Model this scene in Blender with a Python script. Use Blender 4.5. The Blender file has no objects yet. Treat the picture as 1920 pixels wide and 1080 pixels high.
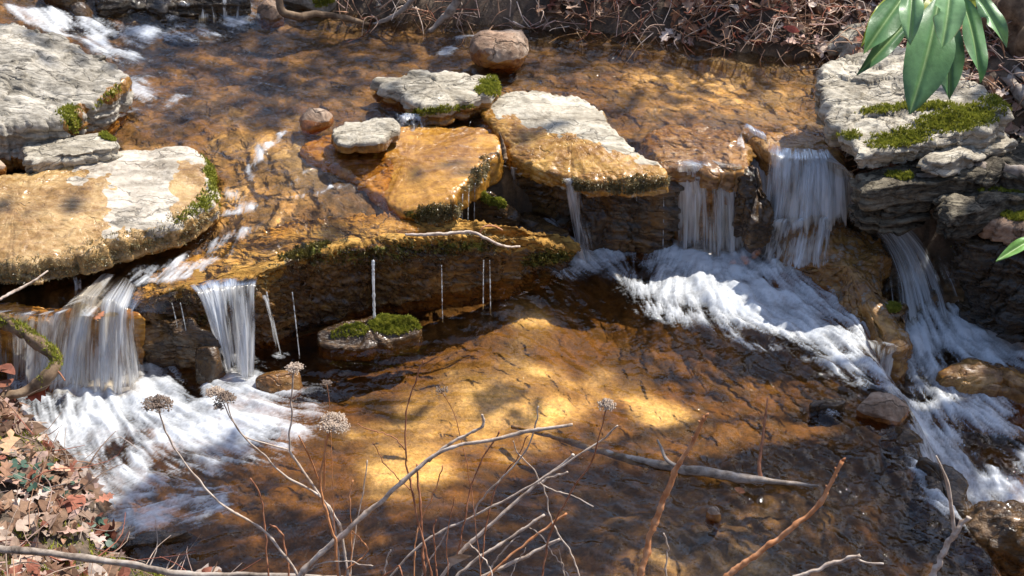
import bpy, math, random
import numpy as np
from mathutils import Vector
R = math.radians

# ------------------------------------------------------------------ camera, sky, sun, exposure
scene = bpy.context.scene
CH, PITCH, FPX = 2.6, R(33.0), 2667.0          # camera height, pitch down, focal length in photo pixels (1920 wide)
cam_data = bpy.data.cameras.new('camera'); cam = bpy.data.objects.new('camera', cam_data)
scene.collection.objects.link(cam); scene.camera = cam
cam.location = (0, 0, CH); cam.rotation_euler = (R(90) - PITCH, 0, 0)
cam_data.sensor_width = 36; cam_data.lens = FPX / 1920 * 36
cam_data.clip_start = 0.05; cam_data.clip_end = 500

SUN_AZ, SUN_EL = R(54), R(56)                  # azimuth clockwise from +Y (away from the camera)
SUN = np.array([math.sin(SUN_AZ) * math.cos(SUN_EL), math.cos(SUN_AZ) * math.cos(SUN_EL), math.sin(SUN_EL)])
world = bpy.data.worlds.new('World'); scene.world = world; world.use_nodes = True
wn = world.node_tree; wn.nodes.clear()
sky = wn.nodes.new('ShaderNodeTexSky'); sky.sky_type = 'NISHITA'; sky.sun_disc = False
sky.sun_elevation = SUN_EL; sky.sun_rotation = SUN_AZ
bgn = wn.nodes.new('ShaderNodeBackground'); bgn.inputs[1].default_value = 0.15
wo = wn.nodes.new('ShaderNodeOutputWorld')
wn.links.new(sky.outputs[0], bgn.inputs[0]); wn.links.new(bgn.outputs[0], wo.inputs[0])
sd = bpy.data.lights.new('sun', 'SUN'); sd.energy = 4.7; sd.angle = R(0.55); sd.color = (1.0, .95, .87)
so = bpy.data.objects.new('sun', sd); scene.collection.objects.link(so)
so.rotation_euler = Vector(SUN).to_track_quat('Z', 'Y').to_euler(); so.location = (2, 4, 6)
vs = scene.view_settings; vs.view_transform = 'Standard'; vs.look = 'None'; vs.exposure = 0.66; vs.gamma = 1
scene.cycles.transparent_max_bounces = 24; scene.cycles.max_bounces = 7
scene.cycles.use_denoising = True; scene.cycles.sample_clamp_indirect = 6

# ------------------------------------------------------------------ geometry helpers
sP, cP = math.sin(PITCH), math.cos(PITCH)
def ray(px, py):
    a = (np.asarray(px, float) - 960) / FPX; b = (540 - np.asarray(py, float)) / FPX
    return a, cP + b * sP, -sP + b * cP
def at(px, py, z=0.0):
    """the point of the place at height z that the photo shows at pixel px, py"""
    dx, dy, dz = ray(px, py); t = (np.asarray(z, float) - CH) / dz
    return np.stack([dx * t, dy * t, CH + dz * t], -1)
def deep(px, py, d):
    dx, dy, dz = ray(px, py)
    return np.stack([dx * d, dy * d, CH + dz * d], -1)
def proj(V):
    X, Y, Z = V[..., 0], V[..., 1], V[..., 2] - CH
    d = Y * cP - Z * sP; u = Y * sP + Z * cP
    d = np.maximum(d, .05)
    return 960 + FPX * X / d, 540 - FPX * u / d

_rng = np.random.RandomState(7)
_perm = _rng.permutation(4096); _val = _rng.rand(4096) * 2 - 1
def _h(i, j, k, s):
    return _val[_perm[(_perm[(_perm[(i + s * 131) & 4095] + j) & 4095] + k) & 4095]]
def noise(x, y, z=0.0, s=0):
    x, y, z = np.broadcast_arrays(np.asarray(x, float), np.asarray(y, float), np.asarray(z, float))
    i, j, k = np.floor(x).astype(int), np.floor(y).astype(int), np.floor(z).astype(int)
    a, b, c = x - i, y - j, z - k
    a = a * a * (3 - 2 * a); b = b * b * (3 - 2 * b); c = c * c * (3 - 2 * c)
    def L(p, q, t): return p + (q - p) * t
    return L(L(L(_h(i, j, k, s), _h(i+1, j, k, s), a), L(_h(i, j+1, k, s), _h(i+1, j+1, k, s), a), b),
             L(L(_h(i, j, k+1, s), _h(i+1, j, k+1, s), a), L(_h(i, j+1, k+1, s), _h(i+1, j+1, k+1, s), a), b), c)
def fbm(x, y, z=0.0, o=4, s=0, g=.5):
    v = 0; a = 1; f = 1; t = 0
    for q in range(o):
        v = v + a * noise(np.asarray(x) * f, np.asarray(y) * f, np.asarray(z) * f, s + q * 17); t += a; a *= g; f *= 2.03
    return v / t
def worley(x, y, s=0):
    """distance to nearest seed, gap to the second, id of the nearest"""
    i, j = np.floor(x).astype(int), np.floor(y).astype(int)
    d1 = np.full(np.shape(x), 9.); d2 = d1.copy(); idn = np.zeros(np.shape(x))
    for a in (-1, 0, 1):
        for b in (-1, 0, 1):
            I, J = i + a, j + b
            sx = I + .5 + .45 * _h(I, J, 0, s); sy = J + .5 + .45 * _h(I, J, 1, s)
            d = np.hypot(x - sx, y - sy); h = _h(I, J, 2, s)
            n = d < d1
            d2 = np.where(n, d1, np.minimum(d2, d)); idn = np.where(n, h, idn); d1 = np.where(n, d, d1)
    return d1, d2 - d1, idn
def ss(a, b, x):
    t = np.clip((x - a) / (b - a), 0, 1); return t * t * (3 - 2 * t)
def sdpoly(X, Y, P):
    """signed distance to a polygon (inside positive)"""
    P = np.asarray(P, float); d = np.full(np.shape(X), 1e9); ins = np.zeros(np.shape(X), bool)
    for a, b in zip(P, np.roll(P, -1, 0)):
        e = b - a; w0, w1 = X - a[0], Y - a[1]
        t = np.clip((w0 * e[0] + w1 * e[1]) / (e @ e + 1e-12), 0, 1)
        d = np.minimum(d, np.hypot(w0 - e[0] * t, w1 - e[1] * t))
        c = ((a[1] > Y) != (b[1] > Y))
        ins ^= c & (X < (b[0] - a[0]) * (Y - a[1]) / (b[1] - a[1] + 1e-12) + a[0])
    return np.where(ins, d, -d)
def sdline(X, Y, P):
    """signed side distance to an open polyline (positive on its left)"""
    P = np.asarray(P, float); d = np.full(np.shape(X), 1e9); s = np.ones(np.shape(X))
    for a, b in zip(P[:-1], P[1:]):
        e = b - a; w0, w1 = X - a[0], Y - a[1]
        t = np.clip((w0 * e[0] + w1 * e[1]) / (e @ e), 0, 1)
        q = np.hypot(w0 - e[0] * t, w1 - e[1] * t); n = q < d - 1e-9
        d = np.where(n, q, d); s = np.where(n, np.sign(e[0] * w1 - e[1] * w0), s)
    return d * s
def blob(PX, PY, L):
    """sum of soft ellipses (cx, cy, rx, ry, angle, strength) read on the plane of the photo's pixels"""
    v = np.zeros(np.shape(PX))
    for cx, cy, rx, ry, an, st in L:
        c, s = math.cos(R(an)), math.sin(R(an)); dx, dy = PX - cx, PY - cy
        u, w = (dx * c + dy * s) / rx, (-dx * s + dy * c) / ry
        v = np.maximum(v, st * np.exp(-(u * u + w * w) ** 1.4)) if st > 0 else v + st * np.exp(-(u * u + w * w) ** 1.4)
    return v
def tps(pts, X, Y):
    pts = np.asarray(pts, float); p = at(pts[:, 0], pts[:, 1], pts[:, 2]); n = len(p)
    def U(r2): return .5 * r2 * np.log(r2 + 1e-9)
    K = U((p[:, None, 0] - p[None, :, 0]) ** 2 + (p[:, None, 1] - p[None, :, 1]) ** 2) + np.eye(n) * 2e-3
    Q = np.c_[np.ones(n), p[:, :2]]
    A = np.block([[K, Q], [Q.T, np.zeros((3, 3))]])
    w = np.linalg.solve(A, np.r_[p[:, 2], 0, 0, 0])
    z = w[n] + w[n+1] * X + w[n+2] * Y
    for k in range(n): z = z + w[k] * U((X - p[k, 0]) ** 2 + (Y - p[k, 1]) ** 2)
    return z
def curve(P, n, closed=False):
    P = np.asarray(P, float); m = len(P)
    if m == 2 and not closed: return P[0] + (P[1] - P[0]) * np.linspace(0, 1, n)[:, None]
    Q = np.vstack([P[-1:], P, P[:2]]) if closed else np.vstack([2 * P[0] - P[1], P, 2 * P[-1] - P[-2]])
    segs = m if closed else m - 1; o = []
    t = np.linspace(0, 1, 24, endpoint=False)[:, None]
    for i in range(segs):
        a, b, c, d = Q[i], Q[i+1], Q[i+2], Q[i+3]
        o.append(.5 * (2 * b + (c - a) * t + (2*a - 5*b + 4*c - d) * t**2 + (-a + 3*b - 3*c + d) * t**3))
    o = np.vstack(o + [P[:1] if closed else P[-1:]])
    L = np.r_[0, np.cumsum(np.linalg.norm(np.diff(o[:, :3], axis=0), axis=1))]
    q = np.linspace(0, L[-1], n, endpoint=not closed)
    return np.stack([np.interp(q, L, o[:, k]) for k in range(o.shape[1])], -1)

# ------------------------------------------------------------------ mesh helpers
def grid_faces(nr, nc, wrap=False):
    i = np.arange(nr - 1)[:, None] * nc; j = np.arange(nc if wrap else nc - 1)[None]
    k = (j + 1) % nc
    return np.stack([i + j, i + k, i + nc + k, i + nc + j], -1).reshape(-1, 4)
def mesh_obj(name, V, F, mat=None, parent=None, attrs=None, smooth=True, uv=None, base=True, flip=False):
    V = np.asarray(V, np.float32).reshape(-1, 3)
    org = np.zeros(3)
    if parent is None and base and len(V): org = np.array([V[:, 0].mean(), V[:, 1].mean(), V[:, 2].min()])
    me = bpy.data.meshes.new(name)
    if isinstance(F, np.ndarray):
        if flip: F = F[:, ::-1]
        k = F.shape[1]; nf = len(F)
        me.vertices.add(len(V)); me.loops.add(nf * k); me.polygons.add(nf)
        me.vertices.foreach_set('co', (V - org - (np.array(parent.get('org', (0, 0, 0))) if parent else 0)).astype(np.float32).ravel())
        me.loops.foreach_set('vertex_index', F.ravel().astype(np.int32))
        me.polygons.foreach_set('loop_start', (np.arange(nf) * k).astype(np.int32))
        me.update(calc_edges=True)
    else:
        me.from_pydata((V - org - (np.array(parent.get('org', (0, 0, 0))) if parent else 0)).tolist(), [], F)
    if smooth: me.polygons.foreach_set('use_smooth', np.ones(len(me.polygons), bool))
    for k, a in (attrs or {}).items():
        a = np.asarray(a, np.float32)
        if a.ndim == 2 and a.shape[1] == 3:
            at_ = me.attributes.new(k, 'FLOAT_COLOR', 'POINT'); at_.data.foreach_set('color', np.c_[a, np.ones(len(a))].astype(np.float32).ravel())
        else:
            at_ = me.attributes.new(k, 'FLOAT', 'POINT'); at_.data.foreach_set('value', a.ravel())
    if uv is not None:
        l = me.uv_layers.new(name='UVMap'); vi = np.empty(len(me.loops), np.int32); me.loops.foreach_get('vertex_index', vi)
        l.data.foreach_set('uv', np.asarray(uv, np.float32)[vi].ravel())
    me.update()
    o = bpy.data.objects.new(name, me); scene.collection.objects.link(o)
    if mat: me.materials.append(mat)
    if parent: o.parent = parent
    else: o.location = org
    return o
_orgs = {}
def tag(o, label=None, cat=None, group=None, kind=None):
    if label: o['label'] = label
    if cat: o['category'] = cat
    if group: o['group'] = group
    if kind: o['kind'] = kind
    return o
def local(parent, V):
    """world points into the parent's own space"""
    return np.asarray(V, float) - np.array(parent.location)
def child(name, V, F, mat, parent, **k):
    o = mesh_obj(name, local(parent, np.asarray(V, float).reshape(-1, 3)), F, mat, None, base=False, **k); o.parent = parent; return o
def empty(name, loc, label=None, cat=None, group=None):
    o = bpy.data.objects.new(name, None); scene.collection.objects.link(o); o.location = loc; o.empty_display_size = .05
    return tag(o, label, cat, group)
class MB:
    def __init__(s): s.V = []; s.F = []; s.n = 0; s.A = []
    def add(s, V, F, a=None):
        V = np.asarray(V, float).reshape(-1, 3); s.V.append(V); s.F += [tuple(int(q) + s.n for q in f) for f in F]; s.n += len(V)
        if a is not None: s.A.append(np.tile(np.asarray(a, float), (len(V), 1)) if np.ndim(a) == 1 else np.asarray(a, float))
def tube(P, r, k=8, wob=0.0, s=0, caps=True):
    P = np.asarray(P, float); n = len(P); r = np.broadcast_to(np.asarray(r, float), (n,)) if np.ndim(r) == 0 or len(np.atleast_1d(r)) == n else np.interp(np.linspace(0, 1, n), np.linspace(0, 1, len(r)), r)
    T = np.gradient(P, axis=0); T /= np.linalg.norm(T, axis=1)[:, None] + 1e-9
    u = np.cross(T[0], (0.3, .1, 1.)); u /= np.linalg.norm(u); U = []
    for t in T:
        u = u - t * (u @ t); u /= np.linalg.norm(u) + 1e-9; U.append(u)
    U = np.array(U); W = np.cross(T, U); a = np.arange(k) * 2 * math.pi / k
    rr = r[:, None] * (1 + wob * noise(np.arange(n)[:, None] * .28, a[None] * 1.3, 0, s))
    V = P[:, None] + rr[..., None] * (np.cos(a)[None, :, None] * U[:, None] + np.sin(a)[None, :, None] * W[:, None])
    F = [tuple(f) for f in grid_faces(n, k, True)]
    if caps: F += [tuple(range(k))[::-1], tuple((n - 1) * k + q for q in range(k))]
    return V.reshape(-1, 3), F
def normals_grid(V, wrap=True):
    du = (np.roll(V, -1, 1) - np.roll(V, 1, 1)) if wrap else np.gradient(V, axis=1)
    dv = np.gradient(V, axis=0); n = np.cross(dv, du)
    return n / (np.linalg.norm(n, axis=-1, keepdims=True) + 1e-12)

# ------------------------------------------------------------------ materials
class Mat:
    def __init__(s, name):
        s.m = bpy.data.materials.new(name); s.m.use_nodes = True; s.t = s.m.node_tree; s.t.nodes.clear()
        s.out = s.t.nodes.new('ShaderNodeOutputMaterial')
    def n(s, ty, ins=None, **p):
        n = s.t.nodes.new('ShaderNode' + ty)
        for k, v in p.items(): setattr(n, k, v)
        for k, v in (ins or {}).items(): s.set(n.inputs[k], v)
        return n
    def set(s, i, v):
        if isinstance(v, bpy.types.NodeSocket): s.t.links.new(v, i)
        elif isinstance(v, bpy.types.Node): s.t.links.new(v.outputs[0], i)
        else:
            if hasattr(i.default_value, '__len__') and len(i.default_value) == 4 and len(v) == 3: v = (*v, 1)
            i.default_value = v
    def attr(s, name, col=False): return s.n('Attribute', attribute_name=name).outputs['Color' if col else 'Fac']
    def math(s, op, a, b=None, c=None, clamp=False):
        d = {0: a}
        if b is not None: d[1] = b
        if c is not None: d[2] = c
        return s.n('Math', d, operation=op, use_clamp=clamp).outputs[0]
    def mix(s, f, a, b, ty='MIX'):
        n = s.n('Mix', data_type='RGBA', blend_type=ty); s.set(n.inputs[0], f); s.set(n.inputs[6], a); s.set(n.inputs[7], b); return n.outputs[2]
    def ramp(s, v, st, interp='LINEAR'):
        n = s.n('ValToRGB', {0: v}); r = n.color_ramp; r.interpolation = interp
        while len(r.elements) < len(st): r.elements.new(.5)
        for e, (p, c) in zip(r.elements, st):
            e.position = p; e.color = (*c, 1) if hasattr(c, '__len__') else (c, c, c, 1)
        return n.outputs[0]
    def coord(s, kind='Object', scale=(1, 1, 1), rot=(0, 0, 0), loc=(0, 0, 0)):
        tc = s.n('TexCoord'); mp = s.n('Mapping', {0: tc.outputs[kind], 'Scale': scale, 'Rotation': rot, 'Location': loc}); return mp.outputs[0]
    def noise(s, v, sc, det=6, rough=.6, dist=0.): return s.n('TexNoise', {'Vector': v, 'Scale': sc, 'Detail': det, 'Roughness': rough, 'Distortion': dist}).outputs[0]
    def bump(s, h, st, dist=.01, n=None):
        d = {'Height': h, 'Strength': st, 'Distance': dist}
        if n is not None: d['Normal'] = n
        return s.n('Bump', d).outputs[0]
    def done(s, sh):
        s.t.links.new(sh.outputs[0] if isinstance(sh, bpy.types.Node) else sh, s.out.inputs[0]); return s.m

def rock_mat(name, dry=((.11, .09, .065), (.32, .285, .235), (.54, .50, .43)), wet=((.03, .012, .004), (.17, .07, .013), (.42, .22, .05)),
             rot=0.3, stretch=(3, 14, 22), bump=.5, loc=(0, 0, 0), coatb=.4):
    M = Mat(name); W = M.attr('wet'); G = M.attr('moss')
    c = M.coord(scale=(1, 1, 1), loc=loc); cs = M.coord(scale=stretch, rot=(0.12, .08, rot), loc=loc)
    n1 = M.noise(c, 7, 8, .62, .4); n2 = M.noise(cs, 1.4, 8, .66, .6); n3 = M.noise(c, 55, 5, .65); n4 = M.noise(c, 230, 3, .6)
    h = M.math('MULTIPLY_ADD', n2, .5, M.math('MULTIPLY', n1, .5))
    h2 = M.math('MULTIPLY_ADD', n3, .28, M.math('MULTIPLY', h, .72))
    dc = M.ramp(h2, [(.36, dry[0]), (.45, dry[1]), (.58, dry[2])])
    spk = M.ramp(M.noise(M.coord(scale=(1, 1, 1), loc=(3, 1, 2)), 34, 6, .7, .5), [(.60, 0.0), (.68, 1.0)])
    dc = M.mix(M.math('MULTIPLY', spk, .55), dc, (dry[0][0], dry[0][1] * .9, dry[0][2] * .75))
    big = M.ramp(M.noise(M.coord(scale=(1.6, 3.4, 3), rot=(0, 0, rot), loc=(5, 2, 1)), 3.2, 7, .72, .9), [(.40, 1.0), (.52, 0.0)])
    dc = M.mix(M.math('MULTIPLY', big, .6), dc, (dry[1][0] * .42, dry[1][1] * .40, dry[1][2] * .36))
    vor = M.n('TexVoronoi', {'Vector': M.n('VectorMath', {0: cs, 1: M.n('TexNoise', {'Vector': c, 'Scale': 9, 'Detail': 5}).outputs[1]}, operation='ADD').outputs[0], 'Scale': .8}, feature='DISTANCE_TO_EDGE').outputs[0]
    vcr = M.ramp(vor, [(.0, 1.0), (.018, 0.0)])
    dc = M.mix(M.math('MULTIPLY', vcr, .6), dc, (.05, .04, .028))
    crk = M.ramp(n2, [(.485, 0.0), (.495, 1.0), (.505, 0.0)])
    dc = M.mix(M.math('MULTIPLY', crk, .35), dc, (.07, .055, .04))
    wc = M.ramp(h2, [(.36, wet[0]), (.47, wet[1]), (.60, wet[2])])
    wc = M.mix(M.math('MULTIPLY', spk, .5), wc, wet[0])
    wn_ = M.math('MULTIPLY_ADD', M.math('SUBTRACT', n3, .5), .9, M.math('MULTIPLY_ADD', M.math('SUBTRACT', n1, .5), .8, W))
    wf = M.ramp(wn_, [(.42, 0.0), (.56, 1.0)])
    col = M.mix(wf, dc, wc)
    mn = M.math('MULTIPLY_ADD', M.math('SUBTRACT', n3, .5), 1.6, G)
    mf = M.ramp(mn, [(.40, 0.0), (.55, 1.0)])
    mc = M.ramp(n4, [(.35, (.07, .07, .012)), (.55, (.20, .20, .03)), (.7, (.34, .33, .06))])
    col = M.mix(mf, col, mc)
    rg = M.math('MULTIPLY_ADD', wf, -.62, .86); rg = M.math('MAXIMUM', rg, M.math('MULTIPLY', mf, .8))
    hh = M.math('MULTIPLY_ADD', n4, .25, M.math('MULTIPLY_ADD', n3, .5, M.math('MULTIPLY', n2, 1.0)))
    hh = M.math('SUBTRACT', hh, M.math('MULTIPLY_ADD', crk, .35, M.math('MULTIPLY', vcr, .7)))
    b = M.bump(hh, bump, .012)
    cw = M.math('MULTIPLY', wf, M.math('SUBTRACT', 1.0, mf))
    wb = M.bump(M.noise(M.coord(scale=(1, 2.2, 1), rot=(0, 0, rot)), 34, 4, .6), coatb, .006)
    p = M.n('BsdfPrincipled', {'Base Color': col, 'Roughness': rg, 'Normal': b, 'Coat Weight': cw, 'Coat Roughness': .09, 'Coat IOR': 1.33, 'Coat Normal': wb, 'Specular IOR Level': .35})
    return M.done(p)

def water_mat(name, bs=.35, tint=(.20, .62, 1.55), k=6.0, rough=.05, sc=38):
    """clear tannin water: see-through with Fresnel reflections, absorption by depth; aerated water is white"""
    M = Mat(name); D = M.attr('depth'); Fm = M.attr('foam')
    c = M.coord(); n1 = M.noise(c, sc, 2, .5, 1.2); n2 = M.noise(c, sc * 4, 3, .6, .3)
    b = M.bump(M.math('MULTIPLY_ADD', n2, .06, n1), bs, .012)
    cc = M.n('CombineXYZ')
    for q in range(3):
        M.set(cc.inputs[q], M.math('POWER', 2.718, M.math('MULTIPLY', D, -k * tint[q])))
    tr = M.n('BsdfTransparent', {0: cc.outputs[0]})
    gl = M.n('BsdfGlossy', {'Color': (1, 1, 1), 'Roughness': rough, 'Normal': b})
    fr = M.n('Fresnel', {'IOR': 1.34, 'Normal': b})
    wat = M.n('MixShader', {0: M.math('MULTIPLY', fr, 1.15, clamp=True), 1: tr, 2: gl})
    fb = M.bump(M.noise(c, 90, 5, .65), .10, .01)
    fd = M.n('BsdfPrincipled', {'Base Color': (.80, .83, .86), 'Roughness': .35, 'Normal': fb, 'Specular IOR Level': .4})
    ft = M.n('BsdfTranslucent', {0: (.85, .88, .9)})
    fo = M.n('MixShader', {0: .3, 1: fd, 2: ft})
    fa = M.math('MULTIPLY_ADD', M.math('SUBTRACT', M.noise(c, 95, 5, .7), .5), .7, Fm)
    fa = M.ramp(fa, [(.05, 0.0), (.98, 1.0)])
    fa = M.math('MULTIPLY', fa, M.math('GREATER_THAN', Fm, .01))
    return M.done(M.n('MixShader', {0: fa, 1: wat, 2: fo}))

def fall_mat(name):
    M = Mat(name); A = M.attr('alpha')
    uv = M.coord('UV', scale=(1, 1, 1)); uv2 = M.coord('UV', scale=(95, 4.5, 1)); uv3 = M.coord('UV', scale=(300, 12, 1))
    n1 = M.noise(uv2, 1, 3, .6, .15); n2 = M.noise(uv3, 1, 2, .6)
    a = M.math('ADD', A, M.math('MULTIPLY_ADD', M.math('SUBTRACT', n1, .5), 1.5, M.math('MULTIPLY', M.math('SUBTRACT', n2, .5), .7)))
    a = M.ramp(a, [(.12, 0.0), (.45, .38), (.95, .95)])
    a = M.math('MULTIPLY', a, M.math('MULTIPLY', A, 3.0, clamp=True))
    b = M.bump(M.math('ADD', n1, M.math('MULTIPLY', n2, .4)), .6, .01)
    fd = M.n('BsdfPrincipled', {'Base Color': (.84, .87, .90), 'Roughness': .18, 'Normal': b, 'Specular IOR Level': .6})
    ft = M.n('BsdfTranslucent', {0: (.90, .92, .94), 'Normal': b})
    fo = M.n('MixShader', {0: .5, 1: fd, 2: ft})
    gl = M.n('BsdfGlossy', {'Roughness': .08, 'Normal': b}); tr = M.n('BsdfTransparent', {0: (.97, .95, .92)})
    fr = M.n('Fresnel', {'IOR': 1.33, 'Normal': b})
    cl = M.n('MixShader', {0: M.math('MULTIPLY', M.math('MULTIPLY', fr, 1.0), M.math('MULTIPLY', A, 2.0, clamp=True)), 1: tr, 2: gl})
    return M.done(M.n('MixShader', {0: a, 1: cl, 2: fo}))

def simple_mat(name, cols, sc=20, rough=.8, bump=.3, stretch=(1, 1, 1), spec=.3, attr=None, trans=0.0):
    M = Mat(name); c = M.coord(scale=stretch); n = M.noise(c, sc, 6, .62, .3)
    st = [(.32 + .36 * i / max(1, len(cols) - 1), q) for i, q in enumerate(cols)]
    col = M.ramp(n, st)
    if attr: col = M.mix(1.0, M.attr(attr, True), M.ramp(n, [(.3, .62), (.7, 1.25)]), 'MULTIPLY')
    p = M.n('BsdfPrincipled', {'Base Color': col, 'Roughness': rough, 'Normal': M.bump(n, bump, .004), 'Specular IOR Level': spec})
    if trans:
        t = M.n('BsdfTranslucent', {0: col}); p = M.n('MixShader', {0: trans, 1: p, 2: t})
    return M.done(p)
# ------------------------------------------------------------------ flow and levels of the stream
UW = [(-300, 60, .60), (60, 20, .56), (150, 50, .49), (300, 90, .44), (420, 80, .43), (250, 180, .42), (600, 60, .42), (600, 160, .40),
      (1000, 60, .41), (1000, 140, .395), (1300, 120, .39), (1500, 130, .385), (1250, 220, .378), (1480, 230, .365), (1340, 285, .350),
      (1500, 280, .352), (700, 220, .385), (450, 250, .39), (300, 270, .38), (500, 310, .36), (440, 350, .33), (500, 380, .325), (640, 390, .308),
      (430, 420, .292), (700, 430, .275), (400, 470, .262), (300, 510, .245), (200, 550, .235), (200, 592, .225), (0, 570, .23), (-200, 575, .23),
      (500, 490, .252), (650, 455, .258), (900, 430, .22), (1700, 200, .37), (1100, 250, .36), (900, -60, .43), (-300, -100, .75), (200, -60, .60), (1900, -60, .43)]
LW = [(x, y, 0.0) for x, y in [(-100, 800), (200, 720), (200, 900), (500, 700), (500, 1000), (800, 620), (800, 800), (900, 1050), (1100, 560), (1200, 700),
      (1200, 900), (1300, 480), (1400, 600), (1500, 800), (1500, 1000), (1600, 650), (1700, 900), (-100, 1050), (1100, 480), (1250, 440)]] + \
     [(950, 425, .10), (1040, 440, .075), (880, 400, .12), (1000, 400, .10), (700, 560, .0), (300, 640, 0.0), (1550, 500, .04), (1500, 430, .08), (1400, 430, .02)]
RW = [(1600, 480, .05), (1700, 560, -.02), (1850, 590, -.07), (1800, 650, -.10), (1920, 680, -.13), (1700, 700, -.13), (1780, 760, -.16), (1900, 800, -.17),
      (1850, 880, -.20), (1930, 960, -.22), (1800, 1000, -.23), (1950, 1060, -.24), (1700, 1080, -.24), (2050, 500, -.02), (1400, 900, -.2)]
LIP = at(*np.array([(1540, 250), (1560, 400), (1590, 560), (1625, 640), (1672, 700), (1722, 765), (1738, 830), (1742, 875), (1800, 945), (1860, 1020), (1930, 1120), (2000, 1400)], float).T, 0.0)[:, :2]
LEDGE = at(*np.array([(-700, 700), (0, 660), (150, 665), (300, 640), (450, 610), (600, 560), (800, 520), (1000, 450), (1100, 425), (1250, 420), (1400, 425), (1500, 395),
                      (1600, 390), (1750, 420), (2500, 450)], float).T, 0.0)[:, :2]          # upstream shelf of bedrock on its left
U_POLY = [(-400, -150), (2100, -150), (2100, 60), (1560, 90), (1545, 160), (1600, 300), (1606, 338), (1590, 328), (1560, 302), (1470, 300), (1432, 262), (1388, 246),
          (1402, 316), (1262, 312), (1245, 315), (1130, 340), (1050, 325), (950, 275), (912, 225), (932, 285), (905, 335), (850, 378), (800, 405), (780, 437), (700, 462),
          (560, 492), (482, 522), (360, 545), (290, 566), (262, 588), (200, 594), (100, 592), (0, 575), (-400, 575)]
FLOW = [(300, 100, 1, .2), (150, 50, 1, .35), (60, 30, 1, .3), (600, 150, 1, .12), (1000, 120, 1, .05), (800, 80, 1, 0), (1300, 150, .9, .4), (1450, 200, .5, .9), (1400, 280, .1, 1),
        (300, 200, 1, .3), (400, 280, .9, .4), (480, 300, .2, 1), (440, 360, -.2, 1), (550, 380, -.6, .7), (430, 430, -.8, .6), (330, 490, -1, .45), (230, 550, -.7, .8), (700, 430, -1, .25),
        (550, 470, -1, .3), (1250, 250, .6, .7), (700, 300, .6, .4)]
FLOWL = [(200, 700, .1, 1), (120, 760, .3, 1), (250, 800, .5, .9), (400, 760, .9, .45), (190, 870, .35, 1), (330, 890, .8, .6), (430, 950, .8, -.3), (500, 850, 1, .5), (560, 760, 1, .1),
         (300, 960, .9, -.5), (160, 720, -.3, 1), (330, 770, .9, .2), (800, 700, 1, -.1), (900, 850, 1, .1), (700, 950, .8, -.35), (1000, 950, .9, .1), (1100, 500, .9, .5), (1250, 500, -.5, .6), (1300, 560, .1, 1), (1400, 560, .8, .6),
         (1500, 600, .85, .5), (1600, 660, .8, .6), (1400, 680, .8, .6), (1200, 620, .4, .9), (1450, 760, 1, .35), (1600, 790, 1, .4), (1650, 740, .9, .5), (1720, 800, .5, 1), (1500, 950, .8, .6),
         (1650, 900, .6, .9), (1350, 1000, .8, .6), (1250, 850, .9, .3), (1650, 1030, .8, .6), (1750, 600, .5, 1), (1850, 620, 1, .3), (1780, 700, .6, .9), (1850, 790, .6, .9), (1800, 880, 1, .5), (1900, 930, 1, .5),
         (1900, 720, 1, .4), (1000, 430, 1, .4), (950, 430, 1, .1)]
def flow_field(X, Y, L, z):
    L = np.array(L, float); a = at(L[:, 0], L[:, 1], z); b = at(L[:, 0] + 20 * L[:, 2], L[:, 1] + 20 * L[:, 3], z)
    d = (b - a)[:, :2]; d /= np.linalg.norm(d, axis=1)[:, None]
    fx = fy = w = 0
    for p, q in zip(a, d):
        k = 1 / (((X - p[0]) ** 2 + (Y - p[1]) ** 2) + .012) ** 1.6
        fx = fx + k * q[0]; fy = fy + k * q[1]
    n = np.hypot(fx, fy) + 1e-9
    return fx / n, fy / n
def lic(fx, fy, dx, dy, src, L=18, step=.8):
    ny, nx = fx.shape; h = min(dx, dy) * step * 1.3; acc = src.copy(); wt = 1.0
    for sg in (1, -1):
        x, y = np.meshgrid(np.arange(nx, dtype=float), np.arange(ny, dtype=float))
        for k in range(L):
            i = np.clip(y.astype(int), 0, ny - 1); j = np.clip(x.astype(int), 0, nx - 1)
            x = np.clip(x + sg * fx[i, j] * h / dx, 0, nx - 1); y = np.clip(y + sg * fy[i, j] * h / dy, 0, ny - 1)
            w = .5 + .5 * math.cos(math.pi * (k + 1) / (L + 1))
            acc += w * src[np.clip(y.astype(int), 0, ny - 1), np.clip(x.astype(int), 0, nx - 1)]
            if sg == 1: wt += 2 * w
    acc = acc / wt; return (acc - acc.mean()) / (acc.std() + 1e-9)
def blur(a, k=1):
    for _ in range(k):
        a = (np.roll(a, 1, 0) + np.roll(a, -1, 0) + 2 * a) / 4; a = (np.roll(a, 1, 1) + np.roll(a, -1, 1) + 2 * a) / 4
    return a
def axis_grid(x0, x1, dx, y0, y1, dy):
    x = np.arange(x0, x1 + dx / 2, dx); y = np.arange(y0, y1 + dy / 2, dy); X, Y = np.meshgrid(x, y); return X, Y
def mixc(a, b, t): return np.asarray(a, float) * (1 - t[..., None]) + np.asarray(b, float) * t[..., None]

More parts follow.
